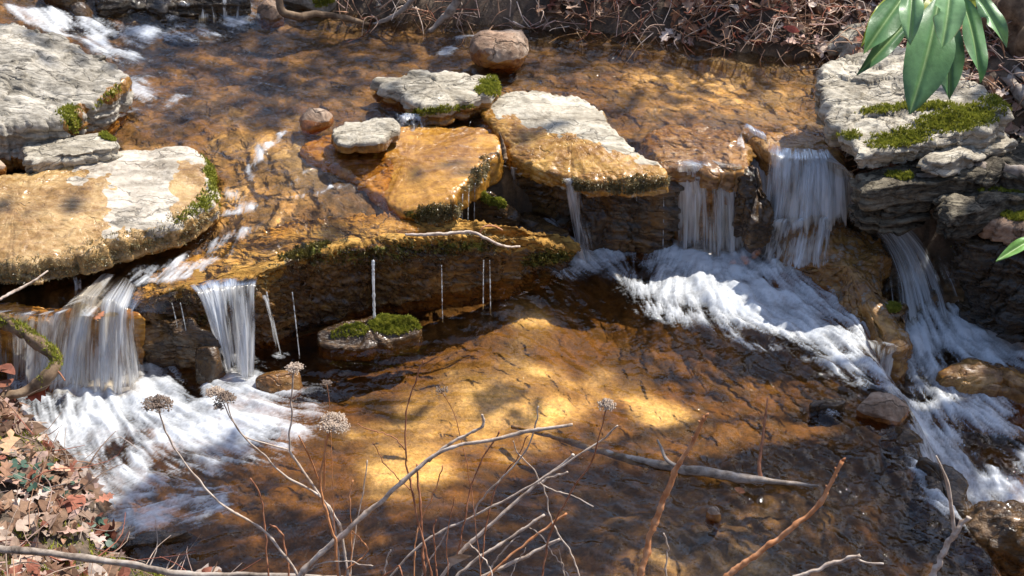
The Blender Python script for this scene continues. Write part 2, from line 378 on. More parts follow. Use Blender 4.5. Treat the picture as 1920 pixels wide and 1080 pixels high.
FAR_BANK = [(500, 10, .42), (640, 30, .42), (720, 40, .415), (800, 46, .41), (1000, 52, .41), (1100, 58, .41), (1250, 78, .40), (1400, 98, .40), (1520, 110, .395), (1556, 100, .39), (1585, 210, .38), (1625, 335, .36), (1680, 380, .3), (2300, 470, .2), (2600, 0, .5), (2600, -900, .6), (400, -900, .6), (440, -120, .5)]
NEAR_BANK = [(-900, 640, 0), (-60, 690, 0), (8, 742, 0), (62, 800, 0), (132, 862, 0), (200, 930, 0), (214, 1000, 0), (238, 1070, 0), (400, 1112, 0), (700, 1120, 0), (1200, 1112, 0), (1700, 1112, 0), (2600, 1130, 0), (3000, 2600, 0), (-1500, 2600, 0)]
def poly_w(P):
    P = np.array(P, float); return at(P[:, 0], P[:, 1], P[:, 2])[:, :2]
FB, NB = poly_w(FAR_BANK), poly_w(NEAR_BANK)
def upper_level(X, Y): return tps(UW, X, Y)
def lower_level(X, Y):
    d = sdline(X, Y, LIP); zl = np.clip(tps(LW, X, Y), -.02, .14); zr = tps(RW, X, Y)
    return zl + (zr - zl) * ss(-.04, .11, d), d
def ground(X, Y):
    uw = upper_level(X, Y); lw, dr = lower_level(X, Y)
    PX, PY = proj(np.stack([X, Y, np.zeros_like(X)], -1)); PU, PV = proj(np.stack([X, Y, np.full_like(X, .38)], -1))
    wx, wy = X + .02 * fbm(X * 9, Y * 9, 0, 3, 31), Y + .02 * fbm(X * 9, Y * 9, 5, 3, 32)
    d1, e1, i1 = worley(wx * 13, wy * 13, 1); d2, e2, i2 = worley(wx * 31, wy * 31, 2)
    peb = (1 - np.clip(d1 * 1.3, 0, 1) ** 2) * .022 * (.4 + .6 * (i1 > -.2)) + (1 - np.clip(d2 * 1.4, 0, 1) ** 2) * .009
    und = fbm(X * 3, Y * 3, 0, 4, 33)
    # the long fast reach between the slabs is thin water over bedrock, the lower pool is sandy
    thin = blob(PU, PV, [(1400, 230, 160, 60, 10, 1), (500, 400, 160, 90, 0, .7), (400, 470, 200, 60, -20, .8)])
    bu = uw - .065 + .035 * thin + .02 * und + peb * (.55 - .3 * thin)
    sand = blob(PX, PY, [(900, 700, 260, 90, -8, 1), (760, 790, 120, 70, -15, 1), (1000, 560, 80, 40, 20, .8), (1230, 700, 90, 40, 15, .6)])
    shal = blob(PX, PY, [(1330, 1010, 260, 90, 10, 1), (1500, 930, 160, 60, 10, .6)])
    bl = lw - .16 + .03 * und + peb * (.55 - .45 * sand + .8 * shal) + .095 * shal + .02 * sand
    s = sdline(X, Y, LEDGE) ; t = ss(-.02, .04, s - .01 + .02 * fbm(X * 14, Y * 14, 0, 3, 35))
    z = bl + (np.minimum(bu, .33 + 0 * bu + (uw - .33).clip(0)) - bl) * t
    df = sdpoly(X, Y, FB) + .03 * fbm(X * 6, Y * 6, 0, 3, 36); dn = sdpoly(X, Y, NB) + .025 * fbm(X * 8, Y * 8, 0, 3, 37)
    low = ss(0, .4, -sdline(X, Y, LEDGE))
    z = np.where(df > -.06, np.maximum(z, z * 0 + (uw * (1 - low) - .03 + ss(-.02, .12, df) * .09 + np.clip(df, 0, 9) * .46 + .03 * fbm(X * 7, Y * 7, 0, 4, 38))), z)
    zn = lw - .05 + ss(-.04, .10, dn) * .15 + np.clip(dn, 0, 9) * .28 + .02 * fbm(X * 9, Y * 9, 0, 4, 39)
    z = np.where(dn > -.06, np.maximum(z, zn), z)
    return z, uw, lw, df, dn, dict(PX=PX, PY=PY, PU=PU, PV=PV, sand=sand, shal=shal, i1=i1, i2=i2, e1=e1, t=t, und=und, thin=thin)

BX, BY = axis_grid(-2.8, 2.9, .0075, 2.0, 6.8, .0085)
BZ, UWZ, LWZ, DF, DN, G = ground(BX, BY)
def bed_colour():
    n = fbm(BX * 10, BY * 10, 0, 5, 41) ; m = fbm(BX * 4 + n, BY * 9 + n, 0, 4, 42); f = fbm(BX * 40, BY * 60, 0, 3, 43)
    stone = mixc((.44, .30, .16), (.66, .49, .28), ss(-.6, .6, G['i1'])); stone = mixc(stone, (.10, .07, .045), ss(.15, .5, G['i2']) * .8)
    stone = mixc(stone, (.46, .30, .12), ss(-.1, .3, m) * .6)
    gap = ss(.16, .02, G['e1']); stone = mixc(stone, (.06, .04, .02), gap * .75)
    stone = mixc(stone, (.09, .06, .03), ss(.0, .35, n + .25 * m) * .7)
    sand = mixc((.56, .44, .27), (.90, .80, .60), ss(-.5, .4, n + .3 * f)); sand = mixc(sand, (.16, .11, .05), ss(.12, .42, m + .3 * f) * .75)
    c = mixc(stone, sand, ss(.25, .75, G['sand'] + .35 * n))
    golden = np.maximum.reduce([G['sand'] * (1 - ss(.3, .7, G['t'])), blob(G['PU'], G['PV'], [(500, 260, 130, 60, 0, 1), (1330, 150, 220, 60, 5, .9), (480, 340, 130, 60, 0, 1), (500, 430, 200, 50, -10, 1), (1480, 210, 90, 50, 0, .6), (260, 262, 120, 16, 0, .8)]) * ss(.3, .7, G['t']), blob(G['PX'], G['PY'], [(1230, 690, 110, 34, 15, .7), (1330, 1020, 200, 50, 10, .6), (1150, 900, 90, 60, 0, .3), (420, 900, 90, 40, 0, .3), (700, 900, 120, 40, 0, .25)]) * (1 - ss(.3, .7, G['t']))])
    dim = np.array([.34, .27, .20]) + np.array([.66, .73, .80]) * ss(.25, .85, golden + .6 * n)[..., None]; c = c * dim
    c = mixc(c, c * np.array([1.1, .95, .7]), G['thin'])
    c *= (1 + .35 * f)[..., None]
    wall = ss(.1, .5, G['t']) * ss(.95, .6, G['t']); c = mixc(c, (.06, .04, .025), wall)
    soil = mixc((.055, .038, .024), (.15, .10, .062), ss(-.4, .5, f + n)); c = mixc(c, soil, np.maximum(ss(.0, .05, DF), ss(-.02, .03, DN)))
    wetm = ss(.02, -.03, np.maximum(DF, DN)); rs = np.random.RandomState(3)
    fu = flow_field(BX, BY, FLOW, .38); fl = flow_field(BX, BY, FLOWL, 0.0); tt = ss(.3, .7, G['t'])
    fx, fy = fu[0] * tt + fl[0] * (1 - tt), fu[1] * tt + fl[1] * (1 - tt); n_ = np.hypot(fx, fy) + 1e-9; fx, fy = fx / n_, fy / n_
    sm = []
    for q in range(3):
        m0, s0 = c[..., q].mean(), c[..., q].std(); sm.append(lic(fx, fy, .0075, .0085, c[..., q] + 0, 7) * s0 * .85 + m0)
    sm = np.stack(sm, -1) * (1 + .16 * lic(fx, fy, .0075, .0085, blur(rs.randn(*BX.shape), 1), 14)[..., None])
    kk = (.62 - .25 * tt)[..., None] * wetm[..., None]; c = c * (1 - kk) + sm * kk
    return np.clip(c, .012, .9)
_M = Mat('streambed'); _c = _M.coord(); _n = _M.noise(_c, 90, 5, .65); _n2 = _M.noise(_c, 22, 6, .6)
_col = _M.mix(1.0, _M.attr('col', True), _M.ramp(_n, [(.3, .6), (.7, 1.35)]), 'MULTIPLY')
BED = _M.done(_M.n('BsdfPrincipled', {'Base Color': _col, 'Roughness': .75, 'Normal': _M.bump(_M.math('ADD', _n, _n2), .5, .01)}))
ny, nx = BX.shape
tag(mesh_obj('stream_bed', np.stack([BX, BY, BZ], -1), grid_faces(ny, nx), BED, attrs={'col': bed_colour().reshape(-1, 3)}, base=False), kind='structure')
# the valley round the stream: one coarse sheet to the horizon that passes under the detailed bed
hx = np.r_[-200, -90, -40, -20, -10, np.linspace(-6, 6, 25), 10, 20, 40, 90, 200]; HX, HY = np.meshgrid(hx, np.r_[-200, -80, -30, -12, np.linspace(-6, 14, 41), 20, 40, 90, 200])
HZ = np.clip(HY - 6.2, 0, 40) * .24 + np.clip(-HY + 1.0, 0, 40) * .3 + np.clip(np.abs(HX) - 3, 0, 40) * .35 + .25 * fbm(HX * .8, HY * .8, 0, 4, 50)
inner = (np.abs(HX) < 2.9) & (HY > 1.8) & (HY < 7.0); HZ = np.where(inner, -.9, HZ + .1)
hm = simple_mat('forest_floor', [(.03, .02, .012), (.09, .06, .04), (.16, .11, .07)], 3, .95, .5)
tag(mesh_obj('ground', np.stack([HX, HY, HZ], -1), grid_faces(*HX.shape), hm, base=False), kind='structure')

def bed_z(x, y):
    i = np.clip(((np.asarray(y) - 2.0) / .0085).astype(int), 0, ny - 1); j = np.clip(((np.asarray(x) + 2.8) / .0075).astype(int), 0, nx - 1)
    return BZ[i, j]

# ------------------------------------------------------------------ water sheets
def sheet(name, X, Y, Z0, keep, flow, z0, foam_list, holes, amp, seed, mat, chop, bed, calm=None, fh=1.0):
    PX, PY = proj(np.stack([X, Y, Z0], -1)); fx, fy = flow_field(X, Y, flow, z0)
    dx, dy = X[0, 1] - X[0, 0], Y[1, 0] - Y[0, 0]; rs = np.random.RandomState(seed)
    fine = lic(fx, fy, dx, dy, blur(rs.randn(*X.shape), 0), 9); med = lic(fx, fy, dx, dy, blur(rs.randn(*X.shape), 3), 12)
    wide = lic(fx, fy, dx, dy, blur(rs.randn(*X.shape), 14), 18)
    churn = fbm(X * 13 + 1.2 * fbm(X * 9, Y * 9, 1, 3, seed + 11), Y * 17 + 1.2 * fbm(X * 9, Y * 9, 6, 3, seed + 12), 0, 5, seed + 13, .6)
    cx, cy = X * 1.0, Y * 1.0
    ch = .6 * fbm(cx * 16, cy * 20, 0, 3, seed + 1) + .4 * lic(fx, fy, dx, dy, fbm(cx * 26, cy * 30, 0, 3, seed + 5), 12) * .22; ch2 = fbm(cx * 45, cy * 55, 0, 3, seed + 2)
    wob = 26 * fbm(X * 6, Y * 8, 0, 4, seed + 3); wob2 = 18 * fbm(X * 7, Y * 9, 3, 4, seed + 4)
    m = np.clip(blob(PX + wob, PY + wob2, foam_list), 0, 1.2)
    if fh < 1: m = m * .62 * (1 + .5 * ss(.2, .9, fbm(X * 5, Y * 5, 1, 2, 9) + .5))
    if holes: m = np.clip(m - blob(PX + wob, PY + wob2, holes), 0, 1.2)
    foam = m + ss(.04, .4, m) * (.19 * med + .17 * fine + .16 * wide + .62 * churn + .15 * ch) * (1.25 - .75 * m)
    foam = foam * (.86 + .30 * fbm(X * 11, Y * 15, 4, 3, seed + 8))
    foam = np.clip(foam - .07, 0, 1.1) * ss(.0, .05, m)
    am = amp
    crest = chop(PX, PY) if callable(chop) else chop
    Z = Z0 + am * (.0016 * wide + .0006 * med + .008 * crest * ch + .0013 * crest * ch2) + np.clip(foam, 0, 1) * fh * (.007 + .006 * ch * m + .010 * churn * m + .0012 * wide + .0006 * med)
    V = np.stack([X, Y, Z], -1)
    F = grid_faces(*X.shape); kf = keep(PX, PY, X, Y, Z).ravel(); F = F[kf[F].all(1)]
    used = np.zeros(X.size, bool); used[F.ravel()] = True; idx = np.cumsum(used) - 1
    dep = np.clip(Z - bed, 0, .3 if name[0] == 'l' else .07)
    if calm is not None: dep = dep * (1 - .88 * np.clip(calm(PX, PY), 0, 1))
    o = mesh_obj(name, V.reshape(-1, 3)[used], idx[F], mat, attrs={'foam': foam.ravel()[used], 'depth': dep.ravel()[used]}, base=False)
    return tag(o, kind='structure')
WMU = water_mat('upper_water', 0.7, k=6.0, sc=24, rough=.02); WML = water_mat('pool_water', .5, k=3.5, sc=18, rough=.02)
UX, UY = axis_grid(-2.6, 2.2, .0052, 3.35, 6.2, .0075); UZ = upper_level(UX, UY)
_lw, _ = lower_level(UX, UY); ubed = bed_z(UX, UY)
FOAM_U = [(130, 45, 80, 20, 20, .95), (205, 80, 75, 30, 25, .95), (60, 30, 60, 16, 15, .7), (300, 68, 130, 17, -4, .85), (440, 28, 36, 20, 0, .8), (225, 125, 60, 20, 20, .6), (235, 180, 60, 30, -15, .7), (330, 185, 40, 12, -20, .4),
          (515, 262, 30, 7, -35, 1.0), (480, 285, 12, 26, 20, .9), (470, 320, 10, 20, 10, .6), (560, 330, 30, 5, -20, .5), (440, 372, 45, 16, 30, .55), (450, 392, 46, 10, -10, .6), (590, 362, 46, 6, -20, .7), (425, 455, 55, 12, -15, .85), (370, 492, 90, 10, -22, .65),
          (280, 515, 70, 12, -30, .6), (205, 560, 75, 26, -40, .6), (835, 95, 22, 10, -10, .5), (868, 74, 30, 5, -10, .5), (760, 228, 30, 10, 10, .5),
          (1395, 258, 14, 14, 40, .7), (390, 350, 20, 20, 0, .3), (340, 30, 60, 8, 0, .4)]
def keepU(PX, PY, X, Y, Z):
    return (sdpoly(PX, PY, U_POLY) > -3) & (Z > ubed - .02)
sheet('upper_water', UX, UY, UZ, keepU, FLOW, .38, FOAM_U, None, 1.3, 60, WMU, lambda x, y: .8 + .9 * blob(x, y, [(1250, 150, 330, 90, 5, 1), (480, 330, 130, 90, 0, 1), (400, 470, 200, 40, -20, .8), (350, 120, 200, 60, 10, .6)]), ubed, fh=.3,
      calm=lambda x, y: blob(x, y, [(660, 430, 160, 34, -6, 1.2), (440, 490, 130, 34, -16, 1.2), (300, 545, 80, 34, -20, 1.1), (1310, 280, 110, 50, 0, 1.3), (1500, 275, 90, 46, 0, 1.3), (640, 310, 90, 60, 20, .9), (1080, 300, 160, 50, 10, 1), (80, 585, 130, 20, 0, 1)]))
LX, LY = axis_grid(-1.95, 2.35, .0042, 2.35, 4.95, .0052); LZ, LD = lower_level(LX, LY); lbed = bed_z(LX, LY)
FOAM_L = [(190, 700, 130, 75, 0, 1.1), (180, 790, 150, 110, 20, 1.0), (400, 790, 170, 80, -5, 1.05), (300, 735, 90, 60, 0, 1), (455, 720, 60, 40, 0, 1), (220, 880, 100, 90, 20, .8), (340, 900, 110, 55, 20, .5), (280, 965, 110, 35, -15, .85),
          (400, 950, 70, 25, -20, .75), (80, 690, 70, 70, 0, .85), (125, 830, 50, 80, -30, .65), (500, 770, 75, 60, 0, .75), (235, 1005, 50, 16, -15, .6), (515, 670, 16, 5, 0, .45), (350, 690, 12, 5, 0, .5), (1243, 472, 14, 6, 0, .7),
          (1125, 478, 75, 26, -12, .95), (1215, 458, 60, 14, -14, .6), (1330, 495, 140, 60, 5, 1.15), (1400, 560, 210, 62, 15, 1.1), (1290, 550, 90, 50, 10, 1.0), (1500, 600, 150, 42, 25, .95), (1560, 655, 130, 26, 35, .7), (1250, 590, 45, 20, 10, .6),
          (1640, 710, 90, 14, 40, .5), (1430, 450, 50, 30, 0, 1), (970, 428, 90, 14, 8, .9), (1060, 455, 40, 20, 20, .9), (940, 380, 30, 25, 0, .8), (1480, 660, 120, 10, 25, .5), (1400, 640, 80, 9, 20, .5),
          (1760, 840, 44, 50, 30, 1.0), (1800, 900, 60, 26, 30, .9), (1820, 930, 110, 40, 30, 1.0), (1890, 980, 90, 34, 30, .9), (1870, 630, 120, 50, 8, 1.1), (1760, 700, 60, 60, 30, .8), (1460, 470, 90, 40, 15, 1.1), (1810, 640, 130, 44, 10, 1.1), (1730, 640, 50, 40, 30, 1.0), (1480, 480, 60, 30, 20, 1), (1830, 615, 120, 34, 2, 1.0), (1760, 600, 60, 40, 30, .8), (1900, 650, 70, 25, 15, .95), (1720, 680, 60, 40, 20, .7), (1650, 700, 26, 20, 0, .9), (1738, 820, 26, 66, -25, 1.0), (1790, 865, 62, 46, 30, 1.0), (1870, 912, 95, 30, 18, 1.0),
          (1940, 870, 60, 30, 20, .8), (1780, 750, 120, 34, 45, .62), (1890, 965, 90, 26, 30, .7), (1840, 770, 130, 50, 35, .75), (1800, 700, 90, 30, 30, .8), (1740, 760, 40, 40, 50, .7), (1760, 540, 40, 40, 0, .5), (1900, 1010, 60, 14, 20, .5), (1555, 768, 26, 14, 60, .35)]
HOLE_L = [(205, 850, 60, 34, -20, .55), (130, 770, 24, 60, -30, .45), (360, 700, 34, 40, 0, .6), (1440, 640, 90, 14, 25, .3), (290, 925, 60, 20, -15, .3), (1860, 705, 90, 16, 12, .5), (1840, 840, 40, 26, 40, .4), (330, 850, 60, 20, 20, .3)]
def keepL(PX, PY, X, Y, Z):
    return (Z > lbed - .02) & (sdline(X, Y, LEDGE) < .10)
def choppy(x, y): return .45 + blob(x, y, [(1520, 900, 340, 190, 10, 2.4), (1500, 620, 250, 90, 20, .9), (250, 850, 260, 160, 0, .7), (1820, 800, 200, 250, 0, 1.0), (1550, 770, 160, 40, 15, .4)])
# standing waves that arc ahead of the lip
_PX, _PY = proj(np.stack([LX, LY, LZ], -1))
_ph = (_PY - 700 - .00055 * (_PX - 1750) ** 2 * -1 * -1) / 1.0
arc = np.sin((_PY + .0009 * (_PX - 1300).clip(0) ** 2 * -.55) / 11.5 + 1.5 * fbm(LX * 3, LY * 3, 0, 2, 71)) * blob(_PX, _PY, [(1540, 790, 230, 70, 12, 1)])
arc2 = np.sin((_PY * .9 + _PX * .33) / 17 + 2 * fbm(LX * 4, LY * 4, 0, 2, 72)) * blob(_PX, _PY, [(780, 930, 330, 100, -10, 1), (1150, 800, 200, 100, 0, .5)])
sheet('lower_water', LX, LY, LZ + .0042 * arc + .0030 * arc2, keepL, FLOWL, 0.0, FOAM_L, HOLE_L, 1.25, 80, WML, choppy, lbed)
# ------------------------------------------------------------------ rocks
PALE = rock_mat('pale_schist')
PALE2 = rock_mat('pale_schist_ledge', dry=((.14, .115, .085), (.38, .33, .25), (.60, .54, .43)), rot=-.5, stretch=(3, 10, 20), bump=.7)
GREY = rock_mat('grey_boulder', dry=((.09, .075, .055), (.29, .26, .21), (.52, .47, .39)), rot=-.35, stretch=(2.5, 12, 16), bump=.6)
GOLD = rock_mat('golden_bedrock', dry=((.12, .08, .04), (.36, .29, .20), (.58, .50, .40)), wet=((.08, .03, .006), (.27, .115, .015), (.54, .27, .045)), rot=.15, stretch=(2.0, 10, 6), bump=.3, coatb=.25)
TANW = rock_mat('tan_bedrock', dry=((.16, .12, .085), (.44, .38, .30), (.64, .57, .47)), wet=((.07, .035, .012), (.30, .165, .05), (.56, .37, .16)), rot=-.3, stretch=(2.0, 8, 6), bump=.45, coatb=.35)
PALEG = rock_mat('pale_schist_half_wet', dry=((.14, .115, .085), (.38, .33, .25), (.60, .54, .43)), wet=((.08, .03, .006), (.30, .14, .022), (.60, .34, .08)), rot=-.5, stretch=(3, 10, 14), bump=.45, coatb=.25)
SHELF = rock_mat('shelf_rock', dry=((.14, .06, .012), (.36, .18, .03), (.60, .34, .08)), wet=((.016, .008, .004), (.08, .036, .010), (.26, .13, .03)), rot=.2, stretch=(2, 8, 14), bump=.9, coatb=.6)  # dry ramp paints the lit top, wet ramp the shade on the front
RIDGE = rock_mat('ridge_rock', wet=((.03, .013, .004), (.20, .09, .022), (.44, .24, .07)), rot=-.6, stretch=(2, 8, 8), bump=.6, coatb=.5)
DARK = rock_mat('dark_wet_rock', dry=((.03, .025, .018), (.09, .075, .055), (.20, .17, .13)), wet=((.012, .008, .005), (.055, .03, .012), (.16, .08, .02)), stretch=(3, 14, 18), bump=.8)
RUST = rock_mat('rust_rock', dry=((.16, .09, .05), (.36, .23, .15), (.50, .38, .28)), wet=((.06, .02, .008), (.26, .09, .02), (.42, .2, .05)), stretch=(4, 6, 6), bump=.7)
STRATA = rock_mat('layered_schist', dry=((.02, .016, .011), (.085, .068, .046), (.27, .23, .16)), wet=((.010, .007, .005), (.034, .022, .012), (.10, .065, .03)), rot=-.2, stretch=(2, 8, 40), bump=1.0)
MOSSM = simple_mat('moss_tufts', [(.10, .12, .015), (.28, .29, .035), (.50, .47, .08)], 60, .85, .2, attr=None, trans=.25)
CRUST = simple_mat('brown_crusty_moss', [(.06, .045, .018), (.22, .17, .07), (.45, .38, .20)], 55, .4, .3, trans=.15, spec=.8)
MOSSW = simple_mat('wet_moss', [(.03, .024, .008), (.12, .095, .02), (.27, .23, .05)], 70, .35, .3, trans=.15, spec=.7)

def pmask(PX, PY, polys, soft=12, wob=10, s=0, V=None):
    v = np.zeros(PX.shape)
    w = wob * (fbm(PX / 26, PY / 17, 0, 4, s + 5)); w2 = wob * fbm(PX / 9, PY / 7, 0, 3, s + 6) * .6
    for P in polys: v = np.maximum(v, ss(-soft, soft, sdpoly(PX, PY, P) + w * 2 + w2))
    return v
def rock(name, label, top, z, zb, mat, seed=0, cat='rock', group=None, dome=.015, edge=.02, rough=.008, knob=.003, strata=0.0, flare=0.0, wet=None, wetz=None, moss=None,
         terr=0.0, N=None, wetall=None, mossd=1.0, mossm=None, rimknob=0.0, mossh=.010, steps=None, crust=None):
    T = np.array([(p[0], p[1], p[2] if len(p) > 2 else z) for p in top], float)
    W = at(T[:, 0], T[:, 1], T[:, 2])
    per = np.linalg.norm(W - np.roll(W, 1, 0), axis=1).sum(); N = N or int(np.clip(per / .006, 60, 620))
    O = curve(W, N, True); C = O.mean(0) if steps is None else steps
    a = sum((O[i, 0] * O[(i + 1) % N, 1] - O[(i + 1) % N, 0] * O[i, 1]) for i in range(N)) / 2
    if a < 0: O = O[::-1]
    # a broken outline instead of a smooth one
    th = np.linspace(0, 1, N, endpoint=False)
    O = O.copy(); O[:, 2] += .006 * fbm(O[:, 0] * 7, O[:, 1] * 7, 0, 3, seed + 51)
    rad = O - C; rl = np.linalg.norm(rad[:, :2], axis=1); ru = rad[:, :2] / (rl[:, None] + 1e-9)
    cd, ce, ci = worley(O[:, 0] * 16 + seed, O[:, 1] * 16, seed); jag = rough * (1.9 * fbm(O[:, 0] * 22, O[:, 1] * 22, O[:, 2] * 5, 4, seed + 1) + 1.5 * ci)
    O = O.copy(); O[:, :2] += ru * jag[:, None]; rl = rl + jag
    R0 = rl.mean(); nt = int(np.clip(R0 / .007, 10, 90)); ne = max(4, int(edge / .004)); H = z - zb if np.isscalar(zb) else .2; ns = int(np.clip(H / .006, 6, 60))
    rows = []
    f = np.linspace(0.01, 1, nt)
    for q in f:
        s = q * (rl - edge) / rl; s = np.clip(s, 0, 1)
        p = C + (O - C) * s[:, None]; p[:, 2] = C[2] + (O[:, 2] - C[2]) * q + dome * (1 - q * q); rows.append(p)
    for q in np.linspace(0, math.pi / 2, ne + 1)[1:]:
        s = (rl - edge * (1 - math.sin(q))) / rl; p = C + (O - C) * s[:, None]; p[:, 2] = O[:, 2] - edge * (1 - math.cos(q)); rows.append(p)
    zs = O[:, 2] - edge
    for q in np.linspace(0, 1, ns + 1)[1:]:
        s = (rl + flare * q) / rl; p = C + (O - C) * s[:, None]; p[:, 2] = zs + (zb - zs) * q; rows.append(p)
    for q in (.8, .5, .05):
        p = C + (O - C) * (q * (rl + flare) / rl)[:, None]; p[:, 2] = zb - .005; rows.append(p)
    V = np.array(rows); X, Y, Z = V[..., 0], V[..., 1], V[..., 2]; nr = len(rows)
    row = np.arange(nr)[:, None]; side = ss(nt, nt + ne, row + 0 * X) ; onrim = np.exp(-((row - nt) / (ne * 1.2 + 2)) ** 2) + 0 * X
    n = normals_grid(V)
    if n[nt // 2, :, 2].mean() < 0: n = -n
    d = rough * fbm(X * 9, Y * 9, Z * 9, 5, seed + 2) + knob * fbm(X * 40, Y * 40, Z * 40, 3, seed + 3) * 1.5
    rk = 1 - np.abs(fbm(X * 13, Y * 13, Z * 13, 4, seed + 4)) * 2.6; d += rough * .35 * np.clip(rk, -1, 1)
    w1, w2_, w3 = worley(X * 5.5 + .8 * fbm(X * 6, Y * 6, 0, 3, seed + 21) + seed, Y * 12 + X * 2 + .8 * fbm(X * 6, Y * 6, 4, 3, seed + 22), seed + 3)
    d += (rough * .55 * w3 - rough * .55 * ss(.08, .0, w2_)) * (.3 + .6 * (terr > 0))
    if rimknob: d += rimknob * np.maximum(side, onrim) * (worley(X * 70 + Z * 50, Y * 70 + Z * 60, seed + 9)[0] * -1.4 + .6 + .5 * fbm(X * 30, Y * 30, Z * 30, 3, seed + 10))
    V2 = V + n * d[..., None]
    if strata:
        q = Z * 52 + X * 9 + 2.4 * fbm(X * 5, Y * 5, Z * 8, 3, seed + 5); q0 = np.floor(q); fr = q - q0
        lay = _h(q0.astype(int), 0 * q0.astype(int), 3, seed) * .6 + .4 * fbm(X * 12, Y * 12, q0 * 3.3, 3, seed + 6)
        lay = lay - .5 * ss(.8, 1, fr); V2[..., :2] += ru[None] * (strata * side * lay)[..., None]
    if terr:
        q = fbm(X * 3.2 + Y * 1.2, Y * 6, 0, 4, seed + 7) * 6; V2[..., 2] += (1 - side) * terr * (np.floor(q) + ss(.75, 1, q - np.floor(q))) * .5 * ss(0, .3, 1 - row / nt + .12)
    V2[-1] = V2[-1].mean(0); V2[0] = V2[0].mean(0) * .7 + V2[0] * .3
    PX, PY = proj(V2)
    wt = np.zeros_like(X) if wetall is None else np.full_like(X, wetall)
    if wet: wt = np.maximum(wt, pmask(PX, PY, wet, 9, 14, seed))
    if wetz is not None: wt = np.maximum(wt, ss(.028, .0, Z - wetz + .012 * fbm(X * 20, Y * 20, 0, 3, seed + 8)))
    ms = np.zeros_like(X)
    if moss: ms = np.clip(blob(PX + 14 * fbm(X * 20, Y * 20, Z * 20, 3, seed + 11), PY, moss) + .25 * fbm(X * 25, Y * 25, Z * 25, 3, seed + 12), 0, 1) * (blob(PX, PY, moss) > .12)
    F = grid_faces(nr, N, True); flip = np.cross(V2[1, 1] - V2[1, 0], V2[2, 0] - V2[1, 0])[2] < 0
    o = mesh_obj(name, V2, F, mat, attrs={'wet': wt.ravel(), 'moss': (ms * .8).ravel()}, flip=flip)
    tag(o, label, cat, group)
    if moss:
        rs = np.random.RandomState(seed + 99); P = V2.reshape(-1, 3); nn = n.reshape(-1, 3); w = ms.ravel().copy(); w[-N * 3:] = 0
        w = np.where(nn[:, 2] > -.35, w, 0); w[w < .3] = 0
        cnt = int(mossd * 2600 * min(3.5, (w > .3).mean() * 8 + .3))
        if w.sum() > 0:
            # density by area so that the narrow centre rings are not crowded
            ar = np.repeat(np.minimum(1, np.linspace(0.01, 1, nr) * 3)[:, None], N, 1).ravel() ; w = w * ar
            pick = rs.choice(len(P), cnt, p=w / w.sum()); b = P[pick] + rs.randn(cnt, 3) * .002; k = 4
            up = nn[pick] * .7 + np.array([0, 0, .6]); VV = []; FF = []
            for j in range(k):
                dr = up + rs.randn(cnt, 3) * .45; dr /= np.linalg.norm(dr, axis=1)[:, None]; sd_ = np.cross(dr, rs.randn(cnt, 3)); sd_ /= np.linalg.norm(sd_, axis=1)[:, None]
                h = mossh * (.5 + .8 * rs.rand(cnt, 1)); wdt = .0016 + .0016 * rs.rand(cnt, 1)
                VV.append(np.stack([b - sd_ * wdt, b + sd_ * wdt, b + dr * h], 1))
            VV = np.concatenate(VV).reshape(-1, 3); FF = np.arange(len(VV)).reshape(-1, 3)
            child('moss', VV, FF, mossm or MOSSM, o, smooth=False)
    if crust:
        rs = np.random.RandomState(seed + 199); P = V2.reshape(-1, 3); nn = n.reshape(-1, 3); w = (np.clip(blob(PX + 10 * fbm(X * 22, Y * 22, Z * 22, 3, seed + 13), PY, crust) + .55 * fbm(X * 34, Y * 34, Z * 34, 3, seed + 14), 0, 1) * (blob(PX, PY, crust) > .15)).ravel()
        w[w < .35] = 0; w *= (np.repeat(np.arange(nr)[:, None], N, 1).ravel() > nt * .25); w[-N * 3:] = 0; cnt = 9000; pk = rs.choice(len(P), cnt, p=w / w.sum()); b = P[pk] + rs.randn(cnt, 3) * .002
        dr = nn[pk] * .8 + rs.randn(cnt, 3) * .5; sd_ = rs.randn(cnt, 3); sd_ *= .0022 / np.linalg.norm(sd_, axis=1)[:, None]; h = .006 * (.4 + .9 * rs.rand(cnt, 1))
        child('moss', np.stack([b - sd_, b + sd_, b + dr * h + sd_ * .4], 1).reshape(-1, 3), np.arange(cnt * 3).reshape(-1, 3), CRUST, o, smooth=False)
    return o

